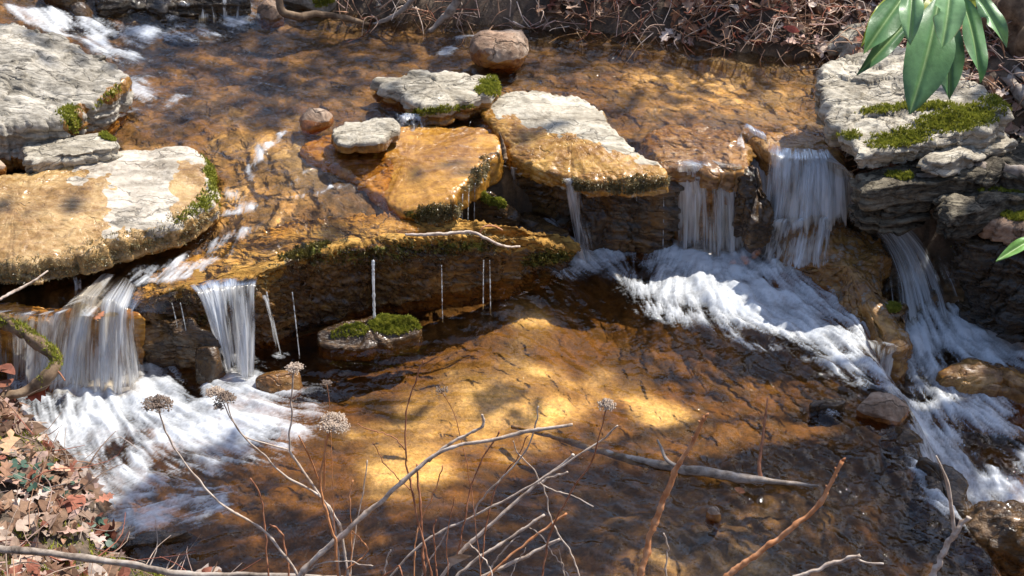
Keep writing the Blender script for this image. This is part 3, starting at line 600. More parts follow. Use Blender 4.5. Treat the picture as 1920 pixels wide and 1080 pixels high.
def lump(name, label, cx, cy, rx, ry, top, bot, mat, seed, cat='rock', group=None, wetz=None, wetall=None, wet=None, moss=None, facets=13, rough=.006, mossd=1.0, mossm=None, yaw=0.0):
    """a free standing angular stone: centre and half widths read at its waterline, top and bottom heights in metres"""
    c = at(cx, cy, bot + .35 * (top - bot)); sc = np.linalg.norm(at(cx + 1, cy, c[2]) - c); rs = np.random.RandomState(seed)
    N, K = (120, 72) if rx > 18 else (64, 40); th = np.linspace(0, 2 * math.pi, N, endpoint=False); ph = np.linspace(.02, math.pi - .02, K)
    D = np.stack([np.sin(ph)[:, None] * np.cos(th), np.sin(ph)[:, None] * np.sin(th), np.cos(ph)[:, None] + 0 * th], -1)
    n = rs.randn(facets, 3); n[:, 2] *= .8; n /= np.linalg.norm(n, axis=1)[:, None]; d = .74 + .26 * rs.rand(facets); q = np.maximum(D @ n.T, 1e-3) / d
    r = 1 / (np.sum(np.maximum(q, .02) ** (12 if facets > 9 else 30), -1) ** (1 / (12 if facets > 9 else 30))); r = np.minimum(r, 1.12)
    h = (top - bot) / 2; P = D * r[..., None] * np.array([rx * sc, ry * sc * 1.25, h * 1.15]); cy_, sy_ = math.cos(yaw), math.sin(yaw)
    P = np.stack([P[..., 0] * cy_ - P[..., 1] * sy_, P[..., 0] * sy_ + P[..., 1] * cy_, P[..., 2]], -1); V = P + np.array([c[0], c[1], bot + h])
    X, Y, Z = V[..., 0], V[..., 1], V[..., 2]; V = V + D * (rough * fbm(X * 18, Y * 18, Z * 18, 4, seed) + rough * .5 * fbm(X * 60, Y * 60, Z * 60, 3, seed + 1))[..., None]
    PX, PY = proj(V); wt = np.full_like(X, wetall or 0.0)
    if wetz is not None: wt = np.maximum(wt, ss(.026, .0, Z - wetz + .012 * fbm(X * 20, Y * 20, 0, 3, seed + 8)))
    if wet: wt = np.maximum(wt, pmask(PX, PY, wet, 9, 8, seed))
    ms = np.zeros_like(X) if not moss else np.clip(blob(PX, PY, moss) + .3 * fbm(X * 30, Y * 30, Z * 30, 3, seed + 12), 0, 1) * (blob(PX, PY, moss) > .15)
    o = tag(mesh_obj(name, V, grid_faces(K, N, True), mat, attrs={'wet': wt.ravel(), 'moss': (ms * .8).ravel()}, flip=True), label, cat, group)
    if moss:
        nn = D.reshape(-1, 3); w = ms.ravel() * (nn[:, 2] > -.2); w[w < .3] = 0
        if w.sum() > 0:
            cnt = int(1500 * mossd); pk = rs.choice(len(nn), cnt, p=w / w.sum()); b_ = V.reshape(-1, 3)[pk] + rs.randn(cnt, 3) * .002; dr = nn[pk] * .6 + [0, 0, .5] + rs.randn(cnt, 3) * .5; sd_ = rs.randn(cnt, 3) * .0016
            child('moss', np.stack([b_ - sd_, b_ + sd_, b_ + dr * .010], 1), np.arange(cnt * 3).reshape(-1, 3), mossm or MOSSM, o, smooth=False)
    return o

# upper left
rock('boulder', 'huge pale grey boulder filling the upper left corner above the pool', [(-330, 120, .60), (-200, 50, .60), (-60, 34, .60), (20, 44, .59), (80, 54, .575), (140, 74, .56), (198, 100, .545), (234, 128, .53), (238, 146, .52), (214, 166, .52), (184, 182, .52), (158, 196, .52), (140, 216, .52), (96, 226, .53), (0, 232, .54), (-120, 240, .54), (-300, 230, .56)],
     .55, .36, GREY, 11, dome=.03, edge=.03, rough=.016, terr=.007, wetz=.395, cat='boulder', flare=-.03, strata=.012, moss=[(132, 222, 22, 26, 0, .9), (198, 186, 40, 12, -40, .55), (150, 235, 20, 10, 0, .5)], wet=[[(130, 215), (150, 200), (165, 225), (140, 260), (120, 250)], [(190, 180), (240, 145), (238, 160), (200, 200)]])
rock('rock', 'narrow layered plank-shaped rock between the huge grey boulder and the wide golden slab', [(48, 268), (110, 262), (180, 250), (205, 253), (224, 266), (216, 276), (130, 288), (60, 300), (48, 290)], .455, .37, PALE2, 12, dome=.004, edge=.008, rough=.008, strata=.02, wetz=.39, moss=[(200, 258, 18, 8, 10, .6)])
for i, (x, y, r) in enumerate([(14, 296, 28), (46, 304, 14), (-6, 322, 20)]):
    lump('rock', ['small rusty stone wedged under the huge grey boulder at the left edge', 'pebble beside the plank-shaped rock', 'wet brown stone in the crevice at the left edge'][i], x, y, r, r * .7, .43, .37, RUST if i != 1 else PALE, 13 + i, wetz=.40)
rock('slab', 'wide golden slab with a bleached dry patch and green mossy right rim at the left edge', [(-360, 380, .40), (-150, 318, .41), (0, 326, .41), (60, 314, .41), (130, 300, .41), (200, 286, .41), (250, 280, .41), (320, 274, .41), (366, 278, .405), (392, 300, .40), (406, 334, .39), (404, 362, .38), (374, 392, .37), (310, 424, .365), (240, 446, .36), (170, 466, .36), (110, 484, .355), (40, 494, .355), (-60, 500, .35), (-300, 500, .35)],
     
     .38, .285, TANW, 21, cat='slab', dome=.012, edge=.035, rough=.010, knob=.003, strata=.010, rimknob=.0035, flare=.006, wetz=.28,
     wet=[[(-400, 260), (60, 318), (128, 302), (150, 300), (128, 326), (140, 334), (200, 328), (214, 350), (186, 352), (208, 384), (186, 440), (300, 440), (380, 400), (410, 380), (380, 560), (-400, 600)], [(330, 300), (372, 300), (398, 350), (380, 385), (330, 400), (318, 350)]],
     moss=[(392, 325, 10, 44, -14, 1), (385, 378, 26, 20, -30, .9), (352, 405, 40, 14, -32, .5)], crust=[(330, 428, 80, 26, -24, 1), (190, 474, 110, 26, -16, 1), (60, 506, 120, 26, -4, 1), (-60, 510, 100, 24, 0, 1)])
# middle of the stream
rock('slab', 'flat pale rock with a mossy right end, just below the round brown boulder', [(706, 151), (750, 142), (820, 136), (880, 137), (918, 143), (934, 156), (926, 170), (900, 182), (884, 190), (850, 197), (804, 203), (780, 198), (756, 184), (728, 166)],
     .435, .36, PALE2, 31, cat='slab', dome=.008, edge=.014, rough=.010, terr=.007, strata=.016, wetz=.39, flare=-.01, moss=[(918, 162, 22, 18, 0, 1), (820, 207, 60, 8, -8, .7)], mossd=.8)
lump('boulder', 'round brown and grey boulder standing alone in the upper pool', 936, 102, 50, 44, .515, .36, RUST, 32, cat='boulder', wetz=.425, wet=[[(880, 95), (905, 95), (915, 120), (960, 125), (990, 118), (985, 140), (880, 140)]], rough=.009)
rock('slab', 'broad wet golden slab in the middle carrying a small pale stone', [(556, 272, .360), (600, 256, .365), (660, 246, .367), (740, 236, .370), (830, 234, .372), (905, 240, .372), (934, 262, .368), (937, 282, .362), (915, 304, .355), (893, 330, .348), (868, 352, .342), (846, 372, .335), (820, 384, .325), (790, 388, .315), (752, 392, .302), (716, 372, .302), (672, 342, .312), (630, 318, .326), (590, 300, .345)],
     .35, .255, GOLD, 33, cat='slab', dome=.006, edge=.022, rough=.007, rimknob=.003, wetall=1.0, knob=.0012, flare=.0, moss=[(812, 398, 34, 16, 10, .6), (780, 404, 26, 10, 20, .5)], mossm=MOSSW, mossd=.5, mossh=.006, crust=[(892, 330, 14, 40, 34, .9), (826, 398, 44, 18, -10, 1)])
rock('stone', 'small flat pale stone lying on the broad wet golden slab', [(626, 248), (640, 230), (672, 224), (700, 221), (730, 222), (742, 234), (738, 248), (720, 262), (690, 268), (650, 268), (628, 262)], .425, .385, PALE2, 34, dome=.006, edge=.01, rough=.007, terr=.005, wetz=.392)
lump('stone', 'small orange brown stone beside the small flat pale stone', 590, 232, 33, 24, .432, .36, RUST, 35, wetz=.40, rough=.005)
rock('slab', 'long half dry pale slab with a dripping mossy front in the centre of the ledge', [(908, 190, .385), (930, 178, .395), (960, 168, .40), (1000, 167, .40), (1060, 174, .395), (1100, 186, .39), (1128, 206, .385), (1148, 232, .38), (1170, 258, .375), (1204, 286, .365), (1246, 318, .35), (1240, 328, .345), (1190, 334, .34), (1130, 336, .335), (1100, 338, .33), (1060, 326, .33), (1020, 314, .335), (975, 296, .34), (948, 270, .35), (930, 240, .365), (906, 214, .375)],
     
     .365, .275, PALEG, 36, cat='slab', dome=.010, edge=.018, rough=.006, terr=.0, rimknob=.007, wetall=0, steps=np.array([*at(1070, 260, .38)]), crust=[(1190, 345, 60, 16, -3, 1), (1100, 346, 50, 12, 6, .9)],
     wet=[[(890, 196), (930, 208), (960, 212), (985, 232), (1030, 242), (1060, 256), (1110, 268), (1160, 286), (1216, 306), (1260, 310), (1260, 390), (1000, 360), (900, 280)]])
rock('ledge', 'golden bedrock lip under the left curtain of the right hand falls', [(1206, 262, .35), (1250, 238, .352), (1320, 232, .352), (1384, 240, .35), (1396, 258, .345), (1406, 290, .34), (1410, 316, .33), (1394, 326, .325), (1340, 322, .325), (1290, 320, .325), (1262, 318, .326), (1240, 312, .33)],
     .335, .0, RIDGE, 37, cat='ledge', dome=.006, edge=.02, rough=.010, strata=.02, wetall=1.0, flare=-.10)
rock('rock', 'dark glistening block jutting out between the two right hand waterfalls', [(1392, 318, .33), (1410, 304, .335), (1424, 318, .32), (1440, 352, .28), (1452, 392, .22), (1446, 408, .20), (1420, 410, .20), (1398, 392, .22), (1390, 356, .27)],
     .27, .09, DARK, 38, dome=.012, edge=.02, rough=.012, rimknob=.008, knob=.006, wetall=1.0)
rock('ledge', 'rounded golden bedrock lip above the wide right hand waterfall', [(1420, 256, .358), (1450, 240, .362), (1500, 236, .365), (1540, 250, .362), (1570, 282, .355), (1588, 318, .345), (1570, 312, .342), (1530, 302, .342), (1480, 300, .342), (1452, 294, .344), (1436, 276, .352)],
     .35, .06, RIDGE, 39, cat='ledge', dome=.008, edge=.025, rough=.012, wetall=1.0, flare=-.06, strata=.012)
lump('rock', 'dark rock under the narrow middle waterfall', 1116, 430, 44, 44, .20, -.06, DARK, 40, wetall=.9, rough=.012, facets=9)
rock('rock', 'greenish wedge of rock in the gap right of the broad wet golden slab', [(890, 366, .26), (912, 362, .26), (940, 376, .22), (962, 396, .17), (955, 408, .16), (925, 404, .17), (898, 392, .2)], .21, .06, DARK, 41, dome=.01, edge=.02, rough=.012, wetall=.8, moss=[(920, 374, 30, 8, 30, .8)])
rock('rock', 'flat dark rock in the gap left of the narrow middle waterfall', [(968, 410), (990, 398), (1030, 410), (1062, 432), (1040, 442), (1000, 434)], .125, .03, DARK, 42, dome=.008, edge=.01, rough=.012, wetall=.9)
rock('rock', 'shadowed bedrock wall behind the drips of the central slab', [(940, 300, .27), (1050, 330, .27), (1150, 345, .27), (1262, 340, .27), (1262, 318, .27), (1100, 300, .27), (950, 270, .27)], .27, -.05, DARK, 43, dome=0, edge=.01, rough=.02, strata=.03, wetall=.6, flare=-.03)
# the long shelf
rock('shelf', 'long mossy shelf rock stretching across the middle with water dripping off its front', [(252, 566, .222), (300, 552, .232), (352, 540, .238), (420, 530, .242), (470, 522, .246), (506, 494, .256), (560, 478, .262), (640, 462, .262), (720, 452, .262), (800, 444, .258), (860, 440, .25), (920, 444, .225), (985, 450, .185), (1040, 456, .145), (1074, 462, .115), (1078, 450, .115), (1040, 440, .14), (980, 428, .19), (880, 410, .24), (780, 400, .262), (660, 404, .270), (540, 420, .270), (440, 450, .256), (360, 480, .242), (290, 516, .228), (240, 552, .220)],
     .24, -.03, SHELF, 51, cat='shelf', dome=.004, edge=.018, rough=.012, knob=.004, strata=.020, rimknob=.012, wet=[[(230, 576), (300, 562), (420, 540), (500, 528), (540, 492), (640, 474), (760, 464), (860, 458), (950, 466), (1090, 480), (1090, 560), (800, 640), (500, 720), (230, 720)]], flare=-.075, N=900, steps=np.array([*at(690, 440, .258)]),  # wet mask puts the front face's shade into its colour, top left bright
     moss=[(580, 470, 50, 14, -12, .9), (700, 476, 130, 20, -6, .55), (860, 462, 90, 18, 0, .6), (1020, 484, 60, 14, -6, .8), (430, 556, 60, 20, 0, .5), (400, 600, 60, 20, 0, .4), (600, 560, 80, 20, -10, .3)], mossd=1.6, mossm=MOSSW, mossh=.009, crust=[(330, 560, 100, 18, -10, 1), (480, 534, 60, 18, -12, 1), (600, 484, 90, 20, -14, 1), (760, 470, 110, 24, -6, 1), (880, 458, 80, 24, 4, 1)])
rock('rock', 'brown bedrock below the shelf between the two left waterfalls', [(250, 618, .12), (300, 600, .15), (360, 604, .15), (395, 640, .10), (360, 650, .08), (290, 640, .09)], .12, -.08, DARK, 52, dome=.01, edge=.02, rough=.02, wetall=.7, strata=.02)
rock('ledge', 'orange wet bedrock step at the far left under a thin film of water', [(-300, 560, .225), (-100, 562, .225), (20, 572, .218), (100, 580, .208), (160, 580, .205), (240, 576, .205), (256, 584, .200), (250, 594, .19), (200, 598, .188), (120, 598, .19), (40, 600, .195), (-100, 602, .20), (-300, 602, .20)], .22, -.1, GOLD, 53, cat='ledge', dome=.003, edge=.03, rough=.014, wetall=1.0, flare=-.05, rimknob=.006)
rock('stone', 'low stone covered in bright green moss in the pool below the shelf', [(598, 622, .03), (640, 604, .04), (700, 592, .048), (760, 594, .05), (792, 606, .028), (774, 624, .014), (720, 643, .006), (665, 655, .002), (630, 650, .002), (606, 638, .010)], .02, -.05, DARK, 54, dome=.006, edge=.010, rough=.008, rimknob=.004, wetall=.8, moss=[(742, 606, 52, 20, -6, 1), (655, 622, 60, 18, -10, .42)], mossd=1.0, mossh=.007)
lump('rock', 'dark rock in the foam left of the second waterfall', 398, 702, 34, 34, .085, -.06, DARK, 55, wetall=.8)
lump('rock', 'golden brown wet rock right of the second waterfall foam', 523, 726, 44, 26, .045, -.05, RIDGE, 56, wetall=1.0)
# right hand group
rock('slab', 'big pale slab with a thick band of yellow green moss under the hanging leaves', [(1548, 128, .60), (1572, 104, .61), (1620, 90, .615), (1700, 88, .62), (1760, 100, .61), (1800, 122, .60), (1838, 150, .60), (1866, 180, .59), (1888, 206, .58), (1880, 226, .565), (1820, 244, .56), (1760, 256, .55), (1700, 266, .54), (1650, 276, .535), (1614, 282, .53), (1596, 262, .535), (1574, 234, .545), (1548, 206, .56), (1532, 178, .575), (1552, 160, .585), (1542, 146, .59)],
     .57, .455, PALE2, 61, cat='slab', dome=.012, edge=.03, rough=.014, terr=.012, strata=.018, flare=-.02, moss=[(1800, 222, 95, 24, -10, 1.0), (1690, 258, 60, 20, -8, .95), (1740, 200, 60, 9, -4, .75), (1590, 254, 26, 10, 0, .8), (1660, 205, 60, 9, -8, .6), (1860, 200, 30, 24, 0, .7)], mossd=1.1, mossh=.010)
STR = [('pale thin slab sticking out under the right end of the big mossy slab', [(1740, 296), (1800, 272), (1860, 252), (1896, 250), (1880, 270), (1840, 288), (1780, 304)], .49, .45, PALE2, []),
       ('dark layered rock directly beneath the big mossy slab', [(1606, 338), (1650, 318), (1740, 300), (1830, 290), (1920, 262), (2060, 240), (2060, 330), (1900, 330), (1780, 338), (1700, 345), (1640, 352)], .43, .36, STRATA, [(1690, 330, 30, 8, 0, .6)]),
       ('ribbed dark rock beside the wide waterfall', [(1616, 352), (1660, 346), (1720, 336), (1740, 350), (1700, 376), (1650, 382), (1622, 380)], .36, .25, STRATA, []),
       ('layered rock with a green mossy top left of the fallen branch end', [(1760, 356), (1830, 340), (1890, 346), (2040, 330), (2040, 380), (1900, 376), (1840, 392), (1790, 404), (1762, 384)], .38, .30, STRATA, [(1820, 350, 46, 10, 0, .9), (1900, 350, 40, 10, 0, 1.0)]),
       ('orange topped rock ledge at the right edge above the dark ribs', [(1836, 402), (1880, 390), (2040, 380), (2040, 430), (1920, 430), (1860, 424)], .32, .26, RUST, [(1905, 400, 26, 12, 0, .8)]),
       ('upper dark rib of wet rock at the right edge', [(1790, 430), (1840, 424), (1920, 436), (2060, 430), (2060, 480), (1900, 470), (1810, 458)], .25, .17, STRATA, [(1800, 440, 20, 8, 0, .5)]),
       ('middle dark rib of wet rock with moss at the right edge', [(1800, 466), (1840, 462), (1900, 480), (2060, 490), (2060, 530), (1900, 510), (1820, 494)], .17, .09, STRATA, [(1800, 474, 50, 8, 10, .8)]),
       ('lowest dark rib of wet rock where the stream leaves the picture', [(1820, 504), (1850, 502), (1900, 518), (2060, 540), (2060, 600), (1900, 556), (1840, 534)], .09, -.06, STRATA, [(1800, 505, 50, 8, 10, .7), (1900, 524, 30, 8, 0, .5)])]
for i, (lb, P, z, zb, m, ms) in enumerate(STR):
    rock('layered_rock', lb, P, z, zb, m, 70 + i, dome=.006, edge=.012, rough=.016, strata=.035, terr=.006, wetall=.25 if z > .3 else .6, moss=ms or None, flare=-.01, group='layered rocks of the right bank')
rock('rock', 'black wet rock ramp right of the brown ridge with water streaming over it', [(1586, 404, .145), (1632, 390, .165), (1690, 404, .15), (1740, 440, .11), (1790, 490, .05), (1830, 548, -.03), (1800, 590, -.08), (1740, 606, -.09), (1690, 596, -.06), (1664, 548, -.005), (1652, 490, .06), (1616, 436, .115)], .06, -.18, DARK, 82, dome=.012, edge=.03, rough=.014, wetall=.9)
rock('stone', 'small stone with a tuft of bright green moss at the right edge by the water', [(1880, 546), (1890, 534), (1920, 532), (1945, 545), (1940, 562), (1900, 562)], .03, -.08, DARK, 81, dome=.015, edge=.012, rough=.008, moss=[(1905, 545, 34, 16, 0, 1)], mossm=MOSSM)
rock('ridge', 'brown wet ridge of bedrock splitting the foam below the wide waterfall', [(1462, 452, .085), (1486, 428, .12), (1530, 410, .145), (1590, 420, .14), (1640, 440, .12), (1664, 474, .10), (1650, 500, .09), (1648, 530, .07), (1660, 560, .05), (1690, 590, .035), (1706, 625, .02), (1704, 644, .01), (1680, 652, .0), (1650, 630, .0), (1610, 590, .015), (1570, 550, .03), (1520, 510, .05), (1470, 480, .07)],
     .08, -.16, RIDGE, 83, cat='bedrock ridge', dome=.02, edge=.03, rough=.02, knob=.006, rimknob=.004, wetall=.62, steps=np.array([*at(1590, 510, .09)]))
rock('stone', 'small dark stone with green moss at the right side of the brown ridge', [(1656, 578), (1670, 570), (1692, 572), (1694, 584), (1676, 592), (1660, 590)], .03, -.1, DARK, 84, dome=.01, edge=.01, rough=.006, wetall=.7, moss=[(1672, 578, 18, 7, 0, 1)])
rock('rock', 'dark wet hump in the stream at the right edge', [(1760, 700, -.10), (1800, 676, -.08), (1860, 672, -.095), (1930, 700, -.10), (2000, 740, -.12), (1960, 750, -.13), (1880, 728, -.12), (1800, 720, -.12)], -.10, -.3, RIDGE, 85, dome=.02, edge=.03, rough=.015, wetall=.8)
lump('stone', 'tan stone standing dry at the lip where the pool spills into the chute', 1660, 784, 52, 26, .055, -.05, RUST, 87, wetz=.005, rough=.009)
rock('stone', 'sliver of dark stone breaking the pool surface left of the tan stone', [(1514, 756), (1540, 747), (1580, 748), (1576, 756), (1546, 760), (1520, 764)], .018, -.06, DARK, 88, dome=.006, edge=.008, rough=.006, wetall=.8)
lump('rock', 'dark angular rock under the chute, left of the upright brown one', 1684, 852, 40, 28, .008, -.10, DARK, 89, wetall=.85, rough=.01)
rock('rock', 'upright brown angular rock at the foot of the white chute', [(1730, 876, .03), (1744, 864, .045), (1778, 878, .03), (1802, 908, .0), (1798, 934, -.02), (1768, 938, -.01), (1738, 918, .01)], .015, -.14, DARK, 90, dome=.004, edge=.012, rough=.014, strata=.012, wetall=.8, flare=.01)
lump('rock', 'low dark rock in the lower right corner beside the forked grey twig', 1880, 1050, 90, 50, .0, -.26, DARK, 91, wetall=.7, rough=.02, facets=8)
lump('rock', 'dark half submerged rock behind the forked grey twig', 1768, 1000, 60, 34, -.01, -.22, DARK, 92, wetall=.9, rough=.012)
lump('stone', 'little golden stone in the shallows left of the long orange twig', 1338, 978, 15, 15, .022, -.05, RUST, 93, wetz=.0)
# top edge
rock('ledge', 'dark layered ledge with a thin cascade at the top left', [(150, -70, .60), (190, -60, .60), (300, -50, .58), (400, -30, .55), (456, -10, .525), (450, 4, .51), (380, 8, .505), (300, 12, .51), (240, 6, .53), (186, -6, .56)], .55, .40, STRATA, 94, cat='ledge', dome=.006, edge=.015, rough=.014, strata=.03, wetall=.6, flare=.01)
for i, (x, y, rx_, ry_, t_, b_) in enumerate([(152, 58, 27, 20, .535, .38), (215, 66, 20, 14, .485, .38), (248, 72, 22, 12, .462, .36), (118, 14, 46, 26, .63, .45), (340, 86, 34, 10, .442, .36)]):
    lump('rock', ['round black rock in the top left rapids', 'small dark rock just right of the round black one in the rapids', 'wet dark rock at the end of the top left rapids', 'brown rock at the top edge above the rapids', 'low flat dark rock awash below the top left ledge'][i], x, y, rx_, ry_, t_, b_, DARK, 95 + i, wetall=.8)
lump('rock', 'brown block of rock on the far waterline under the forked root', 512, 42, 27, 24, .485, .36, RUST, 101, wetz=.42)
lump('rock', 'grey green lichened rock at the top edge behind the fallen branch', 594, 14, 62, 44, .545, .34, GREY, 102, wetz=.42, moss=[(600, 0, 30, 16, 0, .35)], rough=.012)
lump('rock', 'tan rock half buried in roots at the top edge', 1084, 6, 20, 24, .545, .42, PALE, 103)
for i, (x, y, r) in enumerate([(716, 20, 17), (768, 12, 20), (664, 10, 14)]):
    lump('stone', ['small pale stone on the far bank beside the grey branch', 'brown stone on the far bank by the top edge', 'little stone on the far bank near the lichened rock'][i], x, y, r, r * .8, .475, .40, PALE if i == 0 else RUST, 104 + i)
rock('rock', 'pale flat rock behind the leaf litter just left of the hanging leaves', [(1580, 58, .50), (1606, 46, .51), (1650, 50, .52), (1650, 76, .51), (1600, 84, .49)], .50, .43, PALE2, 107, dome=.008, edge=.02, rough=.012, terr=.006, flare=.03)
# ------------------------------------------------------------------ falling water
FALL = fall_mat('white_falling_water')
def fall(label, lip, foot, a0=.55, layers=2, back=.05, seed=0, name='waterfall', cat='waterfall', group=None, sag=1.0, amp=.007, dens=1.0, edgef=.13, fan=0, minw=0.0, power=1.8, lift=0.0, bend=(0, 0), obj=None, gaps=None):
    L0, F0 = np.array(lip, float), np.array(foot, float)
    Lw = curve(at(L0[:, 0], L0[:, 1], L0[:, 2]), 64); wid = np.linalg.norm(np.diff(Lw, axis=0), axis=1).sum()
    Fw0 = curve(at(F0[:, 0], F0[:, 1], F0[:, 2]), 64); wid = max(wid, np.linalg.norm(np.diff(Fw0, axis=0), axis=1).sum())
    nu = int(np.clip(wid / .0028, 14, 300)); Lw = curve(Lw, nu); Fw = curve(Fw0, nu)
    VV, FF, AA, UU, off = [], [], [], [], 0
    for q in range(layers):
        u = np.linspace(0, 1, nu); v = np.linspace(0, 1, 56)
        j = .012 * fbm(u * wid * 30, 0 * u, q, 3, seed + q); A = Lw.copy(); B = Fw.copy(); B[:, 2] -= .012
        d = B - A; d[:, 2] = 0; dl = np.linalg.norm(d, axis=1, keepdims=True); d = d / (dl + 1e-6)
        B[:, :2] += (d * (.012 * q + .03 * fbm(u * wid * 14, u * 0, q, 2, seed + 7)[:, None]))[:, :2]
        t = np.clip((v - .16) / .84, 0, 1)[:, None]; pre = np.clip(1 - v / .16, 0, 1)[:, None]
        X = A[None, :, 0] + (B - A)[None, :, 0] * t - d[None, :, 0] * pre * back; Y = A[None, :, 1] + (B - A)[None, :, 1] * t - d[None, :, 1] * pre * back
        Z = A[None, :, 2] + (B - A)[None, :, 2] * t ** (power * sag) + pre * .004 + .005 + .003 * q + lift * (1 - t) ** 2
        X = X + bend[0] * np.sin(math.pi * t); Y = Y + bend[1] * np.sin(math.pi * t)
        st = fbm(u * wid * 60, 0 * u, q * 3.1, 3, seed + 20 + q); st2 = fbm(u[None] * wid * 85 + .8 * v[:, None], v[:, None] * 2.2 + 0 * u[None], q, 3, seed + 30 + q)
        rope = (.7 * st[None] + .6 * st2)
        wd = .010 * noise(u[None] * wid * 16, v[:, None] * 1.6 + 0 * u[None], q, seed + 60) * v[:, None]; X = X + wd + amp * rope * (.3 + v[:, None]) * d[None, :, 0]; Y = Y + amp * rope * (.3 + v[:, None]) * d[None, :, 1] - amp * (.3 + v[:, None]) * .8 * rope
        lo = fbm(u[None] * wid * 20 + .5 * v[:, None], v[:, None] * 1.1 + 0 * u[None], q * 2.2, 3, seed + 40); pick = fbm(u[None] * wid * 45 + .3 * v[:, None], v[:, None] * 5 + 0 * u[None], q, 2, seed + 50)
        a = a0 * (.45 + .6 * t) + .40 * rope + 1.15 * lo + .35 * pick
        if gaps:
            for g0, g1, gs in gaps: a = a - gs * ss(.05, -.02, np.abs(u - (g0 + g1) / 2) - (g1 - g0) / 2)[None]
        a = a * dens * ss(0, edgef, u[None] + .25 * edgef * st[None] + .5 * edgef * st2) * ss(0, edgef, 1 - u[None] + .25 * edgef * st[None] + .5 * edgef * st2) * ss(-.02, .30, v[:, None] + .22 * lo + .08 * st2) * ss(0, .10, 1 - v[:, None] + .10 * st2)
        VV.append(np.stack([X, Y, Z], -1).reshape(-1, 3)); FF.append(grid_faces(56, nu) + off); off += 56 * nu
        AA.append(np.clip(a, 0, 1.2).ravel()); UU.append(np.stack([np.broadcast_to(u * wid + q * .37, (56, nu)), np.broadcast_to(v[:, None] * .35 + q * .2, (56, nu))], -1).reshape(-1, 2))
    V = np.concatenate(VV); F = np.concatenate(FF)
    if obj is not None: return child(name, V, F, FALL, obj, attrs={'alpha': np.concatenate(AA)}, uv=np.concatenate(UU))
    o = mesh_obj(name, V, F, FALL, attrs={'alpha': np.concatenate(AA)}, uv=np.concatenate(UU))
    return tag(o, label, cat, group)
fall('broad white waterfall pouring over the far left lip into the foam', [(112, 590, .228), (150, 560, .236), (200, 566, .236), (238, 584, .23), (262, 592, .226)], [(70, 712, 0), (120, 728, 0), (190, 736, 0), (244, 726, 0), (276, 706, 0)], .72, 3, .12, 1, amp=.009, power=1.6, lift=.006)
fall('thin film of water sliding down the orange step at the left edge', [(-60, 590, .225), (0, 592, .222), (60, 596, .222), (130, 592, .226)], [(-70, 700, .0), (0, 712, .0), (50, 718, 0), (120, 718, 0)], .26, 2, .03, 2, lift=.006, amp=.004)
fall('second waterfall spreading over the left half of the shelf', [(362, 548, .238), (400, 540, .242), (440, 536, .243), (482, 532, .245)], [(420, 700, 0), (436, 708, 0), (456, 710, 0), (480, 702, 0)], .55, 2, .03, 3, edgef=.05, gaps=[(.42, .5, .3)])
fall('narrow slanting spout right of the second waterfall', [(486, 556, .235), (500, 556, .235)], [(508, 668, 0), (520, 672, 0)], .45, 1, .01, 4, edgef=.25)
fall('left curtain of the right hand falls, clear and silky', [(1256, 314, .333), (1300, 314, .334), (1350, 312, .334), (1400, 314, .334)], [(1262, 466, .0), (1310, 478, .0), (1350, 480, 0), (1398, 468, 0)], .68, 3, .05, 5, amp=.006, gaps=[(.52, .75, .16)])
fall('wide right hand waterfall, the tallest and brightest', [(1440, 285, .35), (1470, 298, .35), (1520, 300, .35), (1560, 303, .35), (1596, 328, .345)], [(1424, 424, .11), (1470, 432, .14), (1530, 428, .16), (1570, 420, .165), (1606, 408, .15)], .70, 3, .06, 6, amp=.007, gaps=[(.25, .4, .12)])
fall('steep chute running down beside the dark glistening block', [(1388, 242, .368), (1404, 244, .368), (1424, 254, .366), (1440, 262, .364)], [(1424, 400, .13), (1436, 410, .13), (1450, 418, .13), (1466, 424, .13)], .6, 2, .03, 7, amp=.005, power=1.0, edgef=.12)
fall('veil of water sweeping over the right side of the brown ridge', [(1580, 408, .175), (1600, 400, .18), (1620, 394, .185), (1640, 392, .185)], [(1670, 600, -.04), (1710, 606, -.06), (1760, 600, -.07), (1816, 580, -.06)], .42, 2, .02, 8, power=1.6, lift=.014, bend=(.045, .04), amp=.006, edgef=.3)
fall('foamy apron sliding down the left side of the brown ridge', [(1430, 424, .15), (1480, 424, .17), (1530, 420, .185), (1568, 420, .18)], [(1420, 478, .03), (1470, 494, .06), (1520, 500, .085), (1566, 490, .11)], .42, 2, .02, 9, lift=.012, power=1.1, amp=.006, edgef=.12)
fall('narrow middle waterfall splashing past the dark rock', [(1052, 338, .31), (1064, 342, .31), (1082, 340, .31)], [(1074, 480, .02), (1088, 486, .02), (1104, 482, .02)], .48, 2, .015, 10, edgef=.15, power=1.3)
fall('short thin waterfall onto the top of the dark rock', [(1104, 358, .29), (1124, 358, .29)], [(1106, 400, .13), (1118, 402, .13)], .42, 1, .01, 11, edgef=.25)
fall('faint waterfall in the shadowed gap right of the golden slab', [(940, 312, .30), (960, 316, .30), (976, 320, .30)], [(944, 392, .11), (962, 398, .11), (980, 400, .11)], .22, 1, .01, 12, edgef=.2)
fall('small fall at the tip of the brown ridge spilling to the lower stream', [(1620, 640, .012), (1650, 644, .015), (1684, 650, .012)], [(1630, 706, -.13), (1650, 716, -.13), (1668, 714, -.13)], .42, 2, .04, 13, edgef=.15)
fall('spill beside the right tip of the shelf', [(1066, 452, .10), (1082, 456, .10)], [(1080, 492, .0), (1106, 498, .0)], .55, 2, .02, 14, edgef=.2)
fall('thin cascade over the dark ledge at the top left', [(320, 6, .53), (360, 4, .53), (400, 2, .53), (458, -4, .535)], [(320, 44, .44), (370, 44, .44), (420, 40, .44), (462, 34, .44)], .30, 1, .02, 15)
